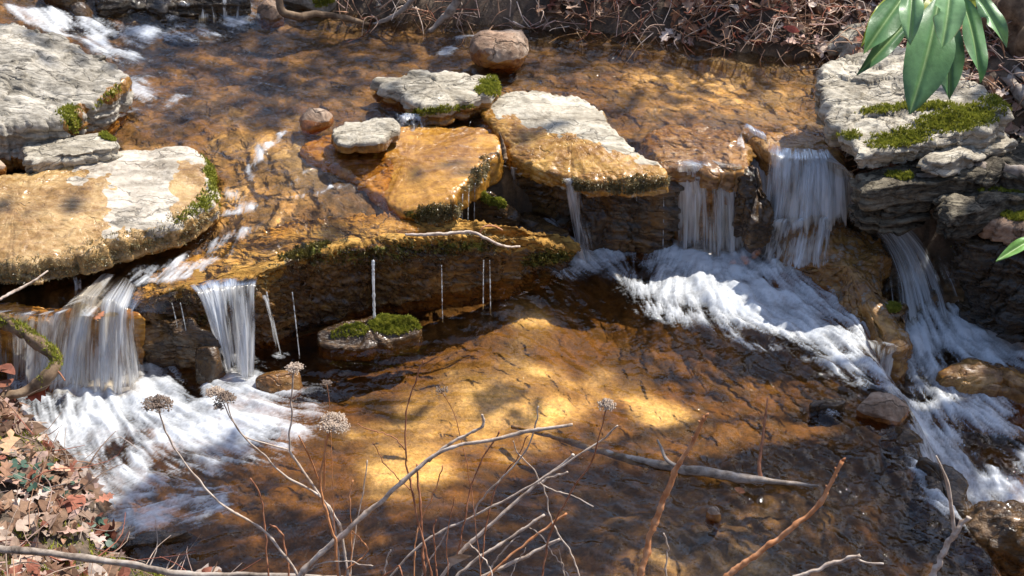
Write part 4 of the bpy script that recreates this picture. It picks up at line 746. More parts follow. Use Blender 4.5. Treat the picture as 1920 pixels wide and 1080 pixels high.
fall('tiny fall between the flat pale rock and the small pale stone', [(742, 216, .395), (760, 218, .395), (800, 222, .395)], [(744, 238, .375), (765, 242, .375), (805, 236, .375)], .34, 1, .01, 16, edgef=.2)
fall('little spout from under the wide golden slab', [(134, 514, .28), (152, 514, .28)], [(140, 548, .225), (156, 548, .225)], .5, 1, .01, 17, edgef=.3)
WATERBEAD = FALL
dr = np.random.RandomState(5)
for x0, y0, z0, x1, y1, z1, lb in [(700, 500, .225, 702, 596, .05, 'thickest single drip from the shelf, falling on the mossy stone'), (828, 508, .19, 830, 604, 0, 'long drip from the shelf right of the mossy stone'),
        (907, 500, .18, 906, 580, 0, 'left one of the two close drips at the right half of the shelf'), (918, 500, .18, 920, 590, 0, 'right one of the two close drips at the right half of the shelf'), (548, 560, .2, 562, 672, 0, 'drip left of the mossy stone'),
        (322, 580, .2, 348, 690, 0, 'left drip between the two left waterfalls'), (338, 580, .2, 362, 692, 0, 'right drip between the two left waterfalls'), (500, 560, .2, 514, 640, .0, 'faint drip beside the slanting spout'),
        (868, 376, .31, 866, 432, .16, 'leftmost drip off the golden slab corner'), (880, 366, .31, 877, 432, .15, 'middle drip off the golden slab corner'), (891, 356, .31, 889, 424, .15, 'rightmost drip off the golden slab corner'),
        (1162, 352, .28, 1160, 440, .03, 'drip from the front of the central slab'), (1243, 340, .29, 1243, 470, .0, 'drip at the left border of the clear curtain'), (1194, 356, .27, 1193, 395, .15, 'short drip under the central slab front')]:
    a, b = at(x0, y0 - 12, z0 + .018), at(x1, y1, z1); n = 40; t = np.linspace(0, 1, n)[:, None]
    P = a + (b - a) * t; P[:, 2] = a[2] + (b[2] - a[2]) * t[:, 0] ** 1.5
    w = .0045 if x0 == 700 else .0016 if x0 not in (500,) else .0022
    V, F = tube(P, w * (.75 + .5 * dr.rand(n)), 6)
    al = np.repeat((.30 + .75 * dr.rand(n) * (noise(np.arange(n) * .5, x0, 0, 2) > -.35)) if w < .004 else .6 + .4 * dr.rand(n), 6)
    tag(mesh_obj('water_drip', V, F, FALL, attrs={'alpha': al}, uv=np.stack([np.tile(np.arange(6) * .002, n), np.repeat(np.arange(n) * .01, 6)], -1)), lb, 'water drip', 'drips off the rocks')
# ------------------------------------------------------------------ wood, twigs, leaves
BARK = simple_mat('grey_bark', [(.10, .075, .055), (.30, .24, .19), (.46, .40, .34)], 30, .85, .6, (1, 1, 1))
BARKD = simple_mat('brown_bark', [(.05, .03, .018), (.17, .11, .065), (.30, .21, .13)], 22, .85, .9)
TAN = simple_mat('dry_tan_stem', [(.25, .18, .13), (.48, .38, .30), (.60, .52, .44)], 60, .8, .4)
RED = simple_mat('red_brown_stem', [(.16, .06, .03), (.34, .14, .07), (.45, .22, .12)], 60, .7, .4)
ORG = simple_mat('orange_stem', [(.36, .13, .05), (.55, .24, .10), (.62, .33, .18)], 50, .7, .4)
HEAD = simple_mat('dry_flower', [(.20, .14, .10), (.38, .29, .22)], 90, .9, .3)
HEADP = simple_mat('pale_dry_flower', [(.45, .34, .25), (.68, .56, .44)], 90, .9, .3)
LITTER = simple_mat('dead_leaf', [(.6, .6, .6), (.9, .9, .9), (1, 1, 1)], 45, .75, .5, attr='col', trans=.15)
GREEN = Mat('rhododendron_leaf'); _g = GREEN
_mid = _g.attr('mid'); _n = _g.noise(_g.coord(), 60, 4, .6)
_vn = _g.n('TexWave', {'Vector': _g.coord('UV', scale=(1, 1, 1)), 'Scale': 9, 'Distortion': 1.5, 'Detail': 1}, wave_type='BANDS', bands_direction='DIAGONAL').outputs[1]
_cl = _g.mix(_mid, _g.mix(1.0, _g.attr('col', True), _g.ramp(_n, [(.3, .75), (.7, 1.2)]), 'MULTIPLY'), (.30, .42, .16))
_p = _g.n('BsdfPrincipled', {'Base Color': _cl, 'Roughness': .38, 'Specular IOR Level': .5, 'Normal': _g.bump(_g.math('MULTIPLY_ADD', _vn, .12, _n), .25, .004)})
GREEN = _g.done(_g.n('MixShader', {0: .16, 1: _p, 2: _g.n('BsdfTranslucent', {0: _cl})}))

def path(pts, d0, d1, n=None):
    P = np.array(pts, float); t = np.linspace(0, 1, len(P)); W = deep(P[:, 0], P[:, 1], d0 + (d1 - d0) * t); return curve(W, n or max(12, len(pts) * 7))
def gpath(pts, n=None):
    P = np.array(pts, float); return curve(at(P[:, 0], P[:, 1], P[:, 2]), n or max(12, len(pts) * 8))
def hit(px, py):
    dx, dy, dz = [float(q) for q in ray(px, py)]; t = 3.0
    while t < 9:
        x, y, z = dx * t, dy * t, CH + dz * t
        if y > 6.7 or z < float(bed_z(x, y)): break
        t += .02
    return np.array([x, y, z])
def stick(name, label, P, r, mat, cat='branch', group=None, s=0, wob=.35, k=10):
    P = P + .0012 * np.stack([noise(np.arange(len(P)) * .7, 3, q, s) for q in range(3)], -1) * (1 + 16 * np.max(r)); V, F = tube(P, r, k, wob, s)
    return tag(mesh_obj(name, V, F, mat), label, cat, group)
def twig_nodes(P, r, s):
    rs = np.random.RandomState(s); n = len(P); rr = np.interp(np.linspace(0, 1, n), np.linspace(0, 1, len(r)), r)
    rr = rr * (1 + .3 * (rs.rand(n) > .82)); return rr
# --- dry hydrangea shrub standing on the near bank below the frame
base = at(700, 1190, .28)
shrub = empty('dry_shrub', base, 'leafless dry shrub with crossing tan stems in the centre foreground', 'shrub')
STEMS = [([(548, 1112), (563, 1078), (640, 1003), (720, 935), (803, 863), (860, 835), (940, 820), (1010, 805), (1075, 795)], [7.0, 6.2, 4.6, 4.4], 'T', 2.9, 2.75), ([(803, 863), (850, 828), (903, 799), (905, 778)], [5, 3.6, 3], 'T', 2.84, 2.8),
 ([(810, 1110), (828, 1080), (883, 1017), (1007, 907), (1067, 860), (1075, 852)], [5.5, 4.5, 3.6], 'T', 3.0, 2.9), ([(1007, 907), (1040, 893), (1065, 886)], [3.2, 2.6], 'T', 2.93, 2.9),
 ([(880, 1100), (907, 1080), (975, 1048), (1050, 1010)], [5, 4], 'T', 3.05, 3.0), ([(900, 1100), (933, 1063), (993, 1013), (1030, 985), (1062, 962)], [3.4, 3], 'O', 3.02, 3.0),
 ([(850, 1090), (878, 1060), (950, 1012), (1022, 965)], [4, 3.6], 'T', 3.0, 2.98), ([(715, 1100), (733, 1080), (800, 1013), (890, 967), (1007, 903), (1120, 830), (1140, 818), (1158, 797)], [3, 2.8, 2.2], 'T', 2.95, 2.8),
 ([(888, 965), (905, 935), (947, 890), (985, 845), (1003, 800), (1010, 763)], [2.4, 1.8], 'T', 2.9, 2.8), ([(895, 1100), (900, 1073), (913, 980), (927, 920), (950, 885), (975, 850), (990, 815)], [2, 1.5], 'R', 2.95, 2.85),
 ([(858, 1040), (870, 980), (887, 903), (905, 860), (927, 827), (935, 807)], [2.2, 2, 2.2], 'R', 2.9, 2.85), ([(800, 1110), (797, 1080), (790, 970), (785, 910), (783, 870)], [3.2, 2.8, 2.4], 'R', 2.9, 2.85),
 ([(815, 1110), (807, 1067), (790, 1000), (773, 920), (762, 870), (760, 843), (760, 787), (772, 740), (780, 715), (793, 675)], [2.6, 2.4, 1.6], 'R', 2.9, 2.75), ([(777, 1100), (777, 1070), (783, 993), (810, 933), (823, 900), (830, 872)], [2, 1.6], 'O', 2.95, 2.9),
 ([(760, 845), (745, 825), (720, 813), (690, 805), (670, 795)], [1.5, 1.2], 'R', 2.83, 2.8), ([(770, 920), (745, 895), (720, 867), (700, 830)], [1.5, 1.2], 'R', 2.86, 2.82),
 ([(1095, 1110), (1087, 1080), (1073, 1040), (1050, 1007), (1030, 960), (1023, 925), (1000, 880), (973, 850), (963, 827)], [2.4, 2, 1.4], 'T', 2.95, 2.85), ([(1020, 910), (1045, 922), (1073, 930), (1113, 950)], [1.8, 1.4], 'T', 2.9, 2.85),
 ([(880, 1020), (900, 1040), (915, 1060), (930, 1100)], [1.6, 1.4], 'T', 2.95, 2.9), ([(1060, 1100), (1068, 1085), (1055, 1062), (1035, 1035), (1010, 1000), (992, 990)], [1.8, 1.2], 'T', 2.95, 2.9), ([(920, 1066), (935, 1045), (955, 1020), (975, 1004)], [2.2, 1.6], 'T', 2.96, 2.92),
 ([(655, 1100), (660, 1040), (658, 985), (656, 940), (661, 900)], [1.6, 1.3], 'O', 2.9, 2.85), ([(655, 1095), (668, 990), (680, 930), (688, 862)], [1.8, 1.4], 'T', 2.9, 2.85), ([(840, 1080), (838, 1010), (845, 960), (853, 932)], [1.3, 1], 'R', 2.9, 2.85),
 ([(818, 1090), (816, 1040), (812, 1000), (817, 973)], [2, 1.6], 'R', 2.9, 2.88), ([(780, 1100), (800, 1060), (825, 1020), (840, 995)], [1.6, 1.5], 'T', 2.93, 2.9), ([(700, 1095), (720, 1080), (722, 1060), (732, 1030)], [2, 1.8], 'T', 2.9, 2.88),
 ([(640, 1100), (650, 1070), (675, 1050), (690, 1030), (670, 1005), (650, 990)], [2.2, 1.4], 'O', 2.9, 2.86), ([(560, 1110), (570, 1080), (590, 1062), (640, 1052), (700, 1062)], [1.6, 1.4], 'T', 2.9, 2.85), ([(690, 1100), (735, 1070), (750, 1064), (760, 1100)], [2, 2], 'R', 2.9, 2.85),
 ([(950, 1100), (962, 1068), (975, 1045), (985, 1028)], [1.3, 1], 'T', 2.95, 2.92), ([(1062, 1100), (1055, 1060), (1048, 1030)], [1.5, 1.2], 'T', 2.95, 2.92)]
MM = {'T': TAN, 'R': RED, 'O': ORG}
for i, (pts, r, m, d0, d1) in enumerate(STEMS):
    P = path(pts, d0, d1, len(pts) * 9); rs = np.random.RandomState(i)
    P += .0018 * np.stack([noise(np.arange(len(P)) * .35, i, q, 9) for q in range(3)], -1)
    V, F = tube(P, twig_nodes(P, [q * .00078 for q in r], i), 8, .25, i)
    child('stem', V, F, MM[m], shrub)
child('dead_leaf', *(lambda c: (c + np.array([[0, 0, 0], [.03, .01, .01], [.045, 0, .03], [.02, -.01, .045], [-.005, 0, .025]]), [(0, 1, 2, 3, 4)]))(deep(845, 1062, 2.95)), TAN, shrub, smooth=False)
# --- stalks with dried flower heads
def umbel(c, r, h, n, mat_d, seed, dome=True, up=(0, 0, 1)):
    rs = np.random.RandomState(seed); b = MB(); c = np.array(c)
    for k in range(n):
        a = rs.rand() * 6.28; q = math.sqrt(rs.rand()); tip = c + np.array([r * q * math.cos(a), r * q * math.sin(a) * .8, h * (1 - .55 * q * q) + rs.randn() * .0015])
        mid = c + (tip - c) * .55 + np.array([0, 0, .002]); V, F = tube(np.array([c, mid, tip]), [.0005, .0004, .0003], 3, caps=False); b.add(V, F)
        for j in range(4):
            p = tip + rs.randn(3) * .0022; s = .0010 + rs.rand() * .0014
            o = np.array([[s, 0, 0], [-s, 0, 0], [0, s, 0], [0, -s, 0], [0, 0, s], [0, 0, -s]]); b.add(p + o, [(0, 2, 4), (2, 1, 4), (1, 3, 4), (3, 0, 4), (2, 0, 5), (1, 2, 5), (3, 1, 5), (0, 3, 5)])
    return np.concatenate(b.V), b.F
def stalk(label, pts, r, mat, heads, d0=2.9, d1=2.75, side=()):
    P = path(pts, d0, d1, len(pts) * 9); root = empty('flower_stalk', P[0], label, 'dry flower stalk', 'dry flower stalks in the foreground')
    P += .002 * np.stack([noise(np.arange(len(P)) * .35, pts[0][0], q, 9) for q in range(3)], -1)
    V, F = tube(P, twig_nodes(P, [q * .00088 for q in r], int(pts[0][0])), 8, .25, 3); child('stem', V, F, mat, root)
    for q, (sp, sr) in enumerate(side):
        S = path(sp, d0 - .05, d1, len(sp) * 8); V, F = tube(S, [sr * .00112, sr * .0008], 6, .2, q); child('side_stem', V, F, mat, root)
    for (hx_, hy_, hr, hh, n, m, dd) in heads:
        V, F = umbel(deep(hx_, hy_, dd), hr * .00104, hh * .00104, n, None, int(hx_)); child('flower_head', V, F, m, root, smooth=False)
stalk('curving stalk with a flat dark brown flower head over the left foam', [(560, 1110), (553, 1067), (493, 993), (417, 947), (363, 890), (320, 827), (305, 790), (298, 764)], [3, 2.4, 1.6], TAN, [(298, 766, 27, 20, 150, HEAD, 2.75)])
stalk('forked stalk with two small dark flower heads right of the flat dark one', [(640, 1100), (625, 980), (603, 933), (533, 890), (467, 827), (435, 790), (417, 752)], [2.6, 2.2, 1.2], TAN, [(425, 752, 17, 14, 90, HEAD, 2.75), (410, 764, 10, 6, 30, HEAD, 2.75), (405, 742, 18, 14, 80, HEADP, 2.80)], side=[([(540, 843), (500, 832), (457, 817), (435, 785), (425, 752)], 1.4)])
stalk('tall upright stalk whose small flower head stands below the mossy shelf', [(655, 1110), (640, 997), (603, 933), (565, 880), (543, 840), (546, 780), (548, 720), (552, 690)], [3.4, 2.6, 1.6], TAN, [(552, 694, 16, 10, 70, HEADP, 2.75)])
stalk('stalk with a full pale flower head, the palest and fullest one', [(638, 1110), (633, 1060), (627, 1007), (610, 953), (600, 907), (607, 853), (617, 806)], [3, 3, 2], ORG, [(617, 806, 18, 14, 80, HEADP, 2.75), (638, 808, 18, 16, 90, HEADP, 2.76), (627, 792, 22, 16, 110, HEADP, 2.77), (612, 722, 8, 6, 20, HEAD, 2.8)], side=[([(597, 900), (582, 860), (560, 817)], 1.8), ([(608, 920), (609, 860), (616, 800)], 1.6), ([(627, 1000), (622, 860), (618, 760), (613, 722)], .7)])
stalk('thin arching red stalk with an airy round flower head, right of the crossing stems', [(1010, 1110), (1030, 1010), (1047, 967), (1073, 917), (1107, 873), (1123, 823), (1137, 768)], [2.6, 2, 1.4], RED, [(1137, 768, 16, 20, 60, HEADP, 2.75), (1137, 762, 15, 4, 30, HEADP, 2.75)])
stalk('short twig stalk with a faint seed head over the golden pool floor', [(905, 1110), (880, 900), (855, 790), (838, 750), (828, 735)], [1.2, .8, .6], RED, [(828, 738, 13, 8, 26, HEAD, 2.8)])
ct = [0]
for lb, pts, r, m, d0, d1 in [('thick orange twig standing upright right of the shrub', [(1188, 1120), (1200, 1080), (1225, 985), (1245, 935), (1268, 880), (1300, 830), (1312, 800), (1321, 782)], [6, 5.5, 4.6, 3.2], ORG, 2.9, 2.8),
        ('long orange twig slanting up to the right across the shallows', [(1330, 1110), (1365, 1080), (1430, 1030), (1480, 995), (1530, 950), (1560, 905), (1578, 865)], [6, 5.2, 4.4, 3], ORG, 2.9, 2.8),
        ('forked pale grey twig at the lower right', [(1735, 1120), (1750, 1080), (1772, 1030), (1790, 1000), (1815, 968)], [7.5, 6, 4.5], TAN, 3.0, 2.95),
        ('straight bone white twig crossing the bottom edge right of the long orange twig', [(1440, 1110), (1490, 1084), (1560, 1058), (1612, 1040)], [4, 4, 3], TAN, 3.0, 2.95),
        ('very thin curling twig left of the long orange twig', [(1255, 1110), (1247, 1070), (1253, 1030), (1243, 1000)], [1.6, 1.4], TAN, 2.95, 2.9),
        ('lone thin upright twig left of the tall flower stalk', [(505, 1100), (497, 990), (487, 927), (470, 897)], [1.8, 1.4], RED, 2.9, 2.85),
        ('hooked little twig beside the tall flower stalk', [(545, 1100), (533, 1020), (528, 1000), (505, 983)], [2, 1.6], RED, 2.9, 2.86)]:
    P = path(pts, d0, d1, len(pts) * 9); rt = empty('twig', P[0], lb, 'twig', 'single twigs in the foreground')
    P += .002 * np.stack([noise(np.arange(len(P)) * .35, pts[0][0], q, 9) for q in range(3)], -1)
    V, F = tube(P, twig_nodes(P, [q * .00108 for q in r], int(pts[0][0])), 9, .25, 3); child('stem', V, F, m, rt)
    if m is ORG:
        b = MB()
        for k in range(5):
            c = P[-1 - int(k * 3.4)]; a = np.array([.006 * (-1) ** k, 0, .008]); V, F = tube(np.array([c, c + a * .6, c + a]), [.003, .0026, .0006], 6); b.add(V, F)
        child('bud', np.concatenate(b.V), b.F, m, rt)
    if lb.startswith('forked'):
        V, F = tube(path([(1790, 1002), (1784, 950), (1775, 900), (1755, 855)], 2.97, 2.9), [.0045, .004, .0016], 8, .25, 4); child('fork', V, F, TAN, rt)
    if lb.startswith('straight'):
        V, F = tube(path([(1600, 1045), (1625, 1055), (1657, 1057)], 2.96, 2.93), [.0026, .002], 7, .25, 4); child('fork', V, F, TAN, rt)
# --- fallen branches
stick('fallen_branch', 'long smooth grey branch lying along the leafy near bank at the bottom left', path([(-60, 1020), (0, 1028), (107, 1040), (240, 1058), (360, 1078), (500, 1079), (700, 1086)], 3.05, 2.95, 60), [.008, .0075, .006, .004], BARK, s=1)
stick('thin_twig', 'pale thin twig poking out over the orange step at the far left', gpath([(-20, 570, .30), (30, 545, .31), (65, 525, .32), (90, 508, .33)]), [.005, .004, .0025], TAN, 'twig', s=2)
mb = stick('mossy_branch', 'crooked moss covered branch hanging before the left waterfall', gpath([(-60, 590, .2), (-10, 598, .2), (25, 612, .2), (60, 635, .2), (96, 662, .19), (106, 682, .17), (92, 706, .15), (60, 728, .12), (10, 745, .1), (-40, 760, .1)], 70), [.018, .020, .019, .017, .019, .015, .013], BARKD, s=3, wob=.5, k=14)
rs = np.random.RandomState(3); mp = gpath([(-40, 592, .2), (25, 610, .2), (60, 632, .2), (98, 662, .19), (106, 684, .17), (80, 716, .14)], 300); VV = []
for k in range(3400):
    p = mp[rs.randint(300)] + (lambda v: v / np.linalg.norm(v) * .0175)(rs.randn(3) + [0, -.3, .8]); d = rs.randn(3) * .5 + [0, 0, .8]; w = rs.randn(3) * .0016; VV += [p - w, p + w, p + d * .009]
child('moss', np.array(VV), np.arange(len(VV)).reshape(-1, 3), MOSSM, mb, smooth=False)
child('side_twig', *tube(gpath([(100, 690, .17), (112, 700, .16), (122, 714, .15)]), [.004, .002], 6), RED, mb)
sn = stick('waterlogged_branch', 'grey waterlogged branch lying at the pool surface on the right', gpath([(960, 800, -.09), (1030, 816, -.06), (1100, 838, -.03), (1165, 858, -.002), (1280, 880, .012), (1400, 897, .018), (1470, 905, .016), (1534, 911, .010)], 70), [.007, .008, .010, .015, .013, .003], BARK, s=4, wob=.3)
child('side_twig', *tube(gpath([(1426, 896, .02), (1424, 870, .05), (1430, 820, .10), (1434, 790, .13), (1440, 746, .18)]), [.006, .004, .0025], 8, .3, 2), RED, sn)
child('side_twig', *tube(gpath([(1432, 800, .12), (1426, 780, .14), (1420, 772, .15)]), [.0018, .001], 5), RED, sn)
child('side_twig', *tube(gpath([(1275, 878, .02), (1250, 862, .04), (1240, 840, .06), (1232, 824, .08)]), [.006, .005, .003], 6), BARK, sn)
tw = stick('thin_twig', 'pale driftwood twig stranded on the mossy top of the shelf', gpath([(760, 440, .27), (800, 440, .275), (850, 437, .275), (886, 436, .275), (910, 446, .27), (945, 462, .24), (975, 462, .22)]), [.004, .0055, .005, .003], TAN, 'twig', s=5)
stick('thin_twig', 'bent bright orange root fibre standing up behind the shelf', gpath([(900, 438, .26), (906, 426, .28), (926, 424, .28), (942, 432, .26)]), [.003, .003], ORG, 'twig', s=6)
stick('thin_twig', 'dark root wisp sticking up in the notch between the two central slabs', gpath([(948, 300, .34), (944, 280, .37), (940, 262, .40), (936, 246, .43)]), [.010, .007, .0015], BARKD, 'twig', s=7)
fr = stick('fallen_branch', 'forked brown root lying on the lichened rock at the top edge', gpath([(520, -30, .62), (524, 0, .56), (530, 22, .52), (560, 30, .50), (600, 26, .49), (650, 34, .46), (692, 46, .42)], 50), [.013, .016, .014, .012, .008], BARKD, s=8)
stick('fallen_branch', 'grey branch end dipping into the far waterline, left of the dead leaves', gpath([(700, 46, .41), (730, 34, .44), (760, 14, .49), (790, -20, .56)]), [.007, .010, .010], BARK, s=9)
stick('fallen_branch', 'straight grey branch leaning into the water from the far bank', gpath([(806, 60, .405), (824, 42, .44), (846, 18, .50), (868, -20, .58)]), [.010, .014, .016], BARK, s=10)
stick('fallen_branch', 'thick pale brown branch lying on the layered rocks at the right edge', gpath([(1716, 334, .42), (1760, 328, .425), (1820, 318, .43), (1880, 318, .43), (1960, 336, .42)], 50), [.012, .020, .021, .020], BARK, s=11, wob=.4)
stick('fallen_branch', 'slim grey branch running down behind the right hand leaves', gpath([(1830, 74, .60), (1860, 100, .60), (1900, 130, .60), (1960, 165, .60)], 30), [.012, .014, .014], BARK, s=12)
stick('fallen_branch', 'cracked pale branch below the slim grey one at the upper right', gpath([(1846, 112, .58), (1880, 140, .58), (1920, 176, .57), (1980, 220, .56)], 30), [.020, .026, .028], BARK, s=13, wob=.5)
for lb, P, r in [('mossy brown log at the top edge left of the hanging leaves', [(1440, -60), (1480, -20), (1530, 20), (1570, 44)], [.035, .034, .026]), ('big brown log entering at the top edge behind the hanging leaves', [(1530, -60), (1620, -20), (1700, 16), (1770, 52)], [.07, .065, .05]),
                 ('huge rotten log filling the upper right corner', [(1800, -60), (1860, 10), (1930, 70), (2040, 150)], [.10, .11, .12])]:
    G_ = np.array([hit(*q) for q in P]); G_[:, 2] += np.mean(r) * .45
    stick('log', lb, curve(G_, 60), r, BARKD, 'log', s=int(P[0][0]), wob=.35, k=28)
# split stump of wood at the foot of the near bank
sp = MB(); rs = np.random.RandomState(8)
for k in range(16):
    a = at(206 + rs.rand() * 12, 1012 + rs.rand() * 12, .0 + rs.rand() * .03); b_ = at(228 + rs.rand() * 26, 984 + rs.rand() * 26, .02 + rs.rand() * .03); V, F = tube(np.array([a, (a + b_) / 2, b_]), [.006, .007, .002], 5, .5, k); sp.add(V, F)
tag(mesh_obj('split_wood', np.concatenate(sp.V), sp.F, BARK), 'splintered grey wood stub at the foot of the leafy near bank', 'wood stub')
rock('ledge', 'low dark ledge under water running from the splintered stub', [(236, 1012), (280, 1000), (330, 994), (352, 992), (340, 1004), (290, 1016), (240, 1024)], .012, -.03, DARK, 120, cat='ledge', dome=.004, edge=.01, rough=.012, wetall=.8, flare=.03)

# ------------------------------------------------------------------ dead leaves and rootlets
def leaf_shape(kind):
    if kind == 'oak': return np.array([(0, 0), (.10, .10), (.06, .22), (.26, .30), (.12, .42), (.34, .56), (.14, .64), (.22, .82), (.06, .86), (0, 1), (-.06, .86), (-.22, .82), (-.14, .64), (-.34, .56), (-.12, .42), (-.26, .30), (-.06, .22), (-.10, .10)])
    return np.array([(0, 0), (.12, .12), (.24, .32), (.27, .5), (.22, .70), (.10, .88), (0, 1), (-.10, .88), (-.22, .70), (-.27, .5), (-.24, .32), (-.12, .12)])
def leaf_geo(rs, pos, L, kind, tilt=.5, curl=1.0, yaw=None, nrm=None):
    S = leaf_shape(kind) * (1 + .12 * rs.randn(1, 1)); S = np.vstack([S, [[0, .35], [0, .65]]]) - [0, .5]; n = len(S) - 2
    x, y = S[:, 0] * L, S[:, 1] * L; z = curl * L * (.5 * rs.randn() * (S[:, 1]) ** 2 + rs.randn() * .8 * S[:, 0] ** 2 + .10 * np.sin(9 * S[:, 1] + rs.rand() * 6) * S[:, 0] * 2)
    a = rs.rand() * 6.28 if yaw is None else yaw; P = np.stack([x, y, z], -1)
    t1, t2 = rs.randn() * tilt, rs.randn() * tilt
    def rx(P, a): c, s = math.cos(a), math.sin(a); return np.stack([P[:, 0], c * P[:, 1] - s * P[:, 2], s * P[:, 1] + c * P[:, 2]], -1)
    def ry(P, a): c, s = math.cos(a), math.sin(a); return np.stack([c * P[:, 0] + s * P[:, 2], P[:, 1], -s * P[:, 0] + c * P[:, 2]], -1)
    def rz(P, a): c, s = math.cos(a), math.sin(a); return np.stack([c * P[:, 0] - s * P[:, 1], s * P[:, 0] + c * P[:, 1], P[:, 2]], -1)
    P = rz(ry(rx(P, t1), t2), a) + pos; m1, m2 = n, n + 1; h = n // 2; F = []
    for k in range(n):
        k2 = (k + 1) % n; ym = (S[k, 1] + S[k2, 1]) / 2; F.append((k, k2, m1 if ym < 0 else m2))
    # bridge the two centre points
    kk = [k for k in range(n) if (S[k, 1] < 0) != (S[(k + 1) % n, 1] < 0)]
    for k in kk:
        k2 = (k + 1) % n; ym = (S[k, 1] + S[k2, 1]) / 2; o = k2 if ym < 0 else k; F.append((o, m1, m2))
    return P, F
LC = [(.30, .18, .11), (.40, .27, .19), (.50, .37, .28), (.22, .12, .07), (.36, .20, .12), (.45, .30, .24), (.28, .10, .06), (.55, .44, .36)]
def litter(name, pts, seed, Lr=(.045, .09), tilt=.45, zoff=.012, n_oak=.5, kind='stuff', dark=1.0):
    rs = np.random.RandomState(seed); b = MB()
    for (x, y) in pts:
        L = Lr[0] + (Lr[1] - Lr[0]) * rs.rand(); z = bed_z(x, y) + zoff * (.3 + 1.6 * rs.rand()); P, F = leaf_geo(rs, np.array([x, y, z]), L, 'oak' if rs.rand() < n_oak else 'b', tilt)
        c = np.array(LC[rs.randint(len(LC))]) * (.6 + .6 * rs.rand()) * dark; b.add(P, F, c)
    return tag(mesh_obj(name, np.concatenate(b.V), b.F, LITTER, attrs={'col': np.concatenate(b.A)}, smooth=False, base=False), kind=kind)
rs = np.random.RandomState(21)
def sample(n, x0, x1, y0, y1, cond):
    o = []
    while len(o) < n:
        X, Y = x0 + (x1 - x0) * rs.rand(4000), y0 + (y1 - y0) * rs.rand(4000); k = cond(X, Y); o += list(zip(X[k], Y[k]))
    return o[:n]
far = sample(10000, -.7, 2.7, 4.2, 6.6, lambda X, Y: (sdpoly(X, Y, FB) > .01) & (noise(X * 5, Y * 5, 0, 3) > -.55) & ((X > 0.1) | (Y > 5.75)))
litter('leaf_litter', far, 1, (.025, .09), .65, .03, dark=1.35)
near = sample(1500, -1.9, -.7, 2.2, 3.9, lambda X, Y: (sdpoly(X, Y, NB) > .0) & (noise(X * 7, Y * 7, 0, 4) > -.5))
litter('leaf_litter', near, 2, (.025, .085), .45, .014)
# rootlets, stems and bits of wood tangled in the litter
b = MB(); rs = np.random.RandomState(31)
for (x, y) in sample(2600, -.8, 2.4, 4.3, 6.4, lambda X, Y: (sdpoly(X, Y, FB) > -.01) & (sdpoly(X, Y, FB) < .55)):
    z = bed_z(x, y); L = .05 + .16 * rs.rand(); a = rs.rand() * 6.28; d = np.array([math.cos(a) * .8, math.sin(a) * .5 - .35, -.15 + .5 * rs.randn()]) * L
    p = np.array([x, y, z + .02 + .03 * rs.rand()]); m = p + d * .5 + rs.randn(3) * L * .14 + [0, 0, .012]; e = p + d; e[2] = max(e[2], bed_z(e[0], e[1]) - .01)
    P = curve([p, m, e], 7); V, F = tube(P, [.0028 * (.4 + rs.rand()), .0010], 4, caps=False); b.add(V, F, np.array(LC[rs.randint(len(LC))]) * (.7 + 1.0 * rs.rand()))
tag(mesh_obj('rootlets', np.concatenate(b.V), b.F, LITTER, attrs={'col': np.concatenate(b.A)}, base=False), kind='stuff')
b = MB()
for (x, y) in sample(420, -1.9, -.7, 2.2, 3.9, lambda X, Y: (sdpoly(X, Y, NB) > -.03)):
    z = bed_z(x, y); L = .05 + .14 * rs.rand(); a = rs.rand() * 6.28; d = np.array([math.cos(a), math.sin(a), .25 * rs.randn()]) * L; p = np.array([x, y, z + .012 + .02 * rs.rand()]); m = p + d * .5 + rs.randn(3) * L * .12
    V, F = tube(curve([p, m, p + d], 7), [.0020 * (.4 + rs.rand()), .0008], 4, caps=False); b.add(V, F, np.array(LC[rs.randint(len(LC))]) * (.6 + .9 * rs.rand()))
tag(mesh_obj('twig_debris', np.concatenate(b.V), b.F, LITTER, attrs={'col': np.concatenate(b.A)}, base=False), kind='stuff')
# moss and tiny creeping leaves on the near bank
b = MB()
for (x, y) in sample(6000, -1.9, -.7, 2.2, 3.9, lambda X, Y: (sdpoly(X, Y, NB) > -.02) & (noise(X * 6, Y * 6, 2, 8) > .15)):
    p = np.array([x, y, bed_z(x, y)]); d = rs.randn(3) * .4 + [0, 0, .8]; w = rs.randn(3) * .002; b.add([p - w, p + w, p + d * .016], [(0, 1, 2)])
tag(mesh_obj('ground_moss', np.concatenate(b.V), b.F, MOSSM, base=False, smooth=False), kind='stuff')
CREEP = simple_mat('creeping_leaf', [(.04, .075, .05), (.075, .13, .085)], 60, .45, .1)
b = MB()
for cx, cy, r, n in [(60, 895, 34, 14), (50, 930, 26, 10), (185, 940, 18, 14), (196, 960, 12, 6), (90, 900, 40, 8), (140, 890, 30, 4)]:
    for k in range(n):
        g = at(cx + rs.randn() * r * .5, cy + rs.randn() * r * .4, .14); p = np.array([g[0], g[1], bed_z(g[0], g[1]) + .02 + .02 * rs.rand()]); a = np.arange(8) * math.pi / 4; s = .007 + .004 * rs.rand(); t = rs.randn(2) * .4
        b.add(np.stack([p[0] + s * np.cos(a), p[1] + s * np.sin(a), p[2] + s * (np.cos(a) * t[0] + np.sin(a) * t[1])], -1), [tuple(range(8))])
tag(mesh_obj('creeping_plant', np.concatenate(b.V), b.F, CREEP, smooth=False, base=False), kind='stuff')
